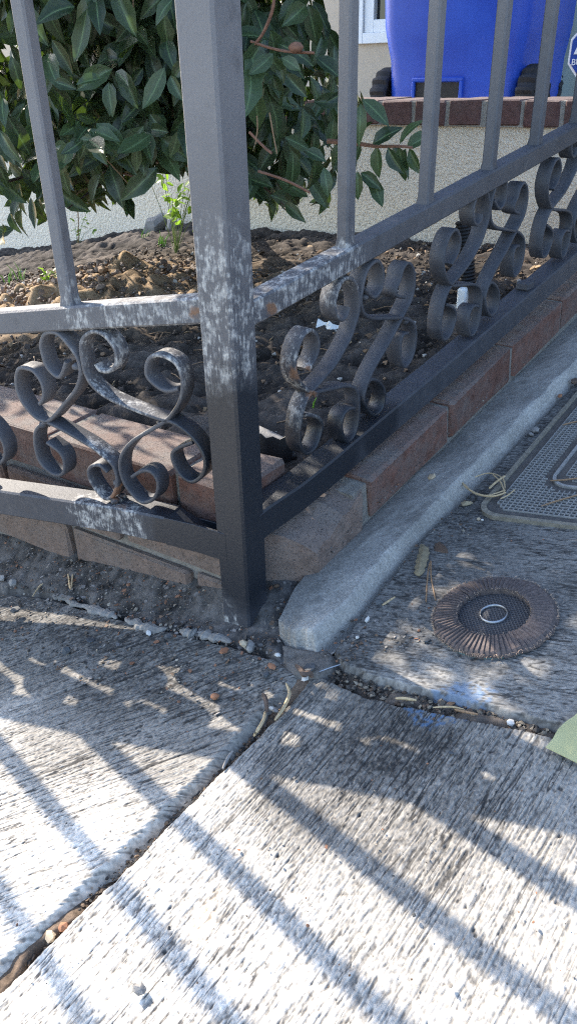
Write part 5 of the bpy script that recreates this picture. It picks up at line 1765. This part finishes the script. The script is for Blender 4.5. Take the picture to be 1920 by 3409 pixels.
# soil crumbs, perlite and clods in the bed
random.seed(19)
mb = MB()
nn_ = 0
while nn_ < 5200:
    x, y = random.uniform(-1.1, .9), random.uniform(.1, 1.7)
    if nn_ > 4200:
        x, y = random.gauss(-.45, .22), random.gauss(1.12, .13)
    (u, v), z = proj((x, y, .1))
    if not (-40 < u < 1960 and 600 < v < 1700):
        continue
    if (x - CORNER[0]) * nl_[0] + (y - CORNER[1]) * nl_[1] < .10 or (x - .094) * nr_[0] + (y - .066) * nr_[1] < .09:
        continue
    if x * wn_[0] + y * wn_[1] > WALL_OFF - .01:
        continue
    nn_ += 1
    cl = math.exp(-(((x + .42) / .40) ** 2 + ((y - 1.12) / .26) ** 2)) + math.exp(-(((x + .85) / .3) ** 2 + ((y - 1.1) / .25) ** 2))
    r = random.choice((.0018, .0025, .003, .004)) * random.uniform(.7, 1.3) * (1 + 1.5 * min(1, cl) * random.random() ** 2)
    k = random.random()
    if k < .07:
        c = (.38, .36, .33)
    elif k < .2:
        c = (.20, .13, .08)
    else:
        f = random.uniform(.7, 1.3) * (1 + 2.2 * min(1, cl)); c = (.062 * f, .049 * f, .041 * f)  # crumbs on the mound carry the same painted-in sunlit tone
    mb.blob((x, y, float(soil_z(x, y)) + r * .5 + .004 * min(1, cl) * random.random() * 3), r, c, .8, .42, 1)
mb.build('soil_crumbs', M['debris'], kind='stuff')
mb = MB()
for k in range(520):
    x, y = random.uniform(-.8, .7), random.uniform(.2, 1.6)
    if (x - .094) * nr_[0] + (y - .066) * nr_[1] < .10 or (x - CORNER[0]) * nl_[0] + (y - CORNER[1]) * nl_[1] < .10 or x * wn_[0] + y * wn_[1] > WALL_OFF - .02:
        continue
    f = random.uniform(.6, 1.4); c = random.choice(((.16, .10, .06), (.10, .07, .05), (.24, .17, .10), (.07, .055, .045)))
    mb.flake((x, y, float(soil_z(x, y)) + .005), random.uniform(.003, .010), tuple(q * f for q in c), .6)
mb.build('leaf_litter', M['debris'], kind='stuff')
# pine needles and stems strewn over the bed
mb = MB()
for k in range(130):
    x, y = random.uniform(-.7, .6), random.uniform(.25, 1.4)
    if (x - .094) * nr_[0] + (y - .066) * nr_[1] < .10 or (x - CORNER[0]) * nl_[0] + (y - CORNER[1]) * nl_[1] < .10:
        continue
    a = random.uniform(0, 6.3); l = random.uniform(.03, .07)
    p = np.array([x, y, float(soil_z(x, y)) + .006]); q = p + np.array([math.cos(a), math.sin(a), 0]) * l
    q[2] = float(soil_z(q[0], q[1])) + .007
    mb.tube([p, (p + q) / 2 + UP * .004, q], .0008, 4)
mb.build('pine_needle_litter', M['needle'], kind='stuff')
# a few needles hanging in the shrub
random.seed(23)
for pxs, lab in ((((855, 385), (857, 430), (850, 480)), 'straight brown pine needle hanging in the shrub right of the post'), (((897, 375), (910, 450), (922, 512)), 'bent brown pine needle hanging beside the straight one'), (((345, 520), (400, 580), (455, 645)), 'brown pine needle caught low in the shrub left of the post'), (((260, 700), (262, 740), (261, 810)), 'thin stem hanging in front of the stucco under the shrub'), (((445, -20), (444, 20), (443, 55)), 'pine needle hanging high in the shrub left of the post')):
    tag(MB().tube(catmull([VP(p, AZW, .46) for p in pxs], 4), .0010, 5).build('pine_needle', M['needle'], smooth=60), lab, 'pine needle')

for o in list(bpy.data.objects):
    if '_loc' in o:
        del o['_loc']
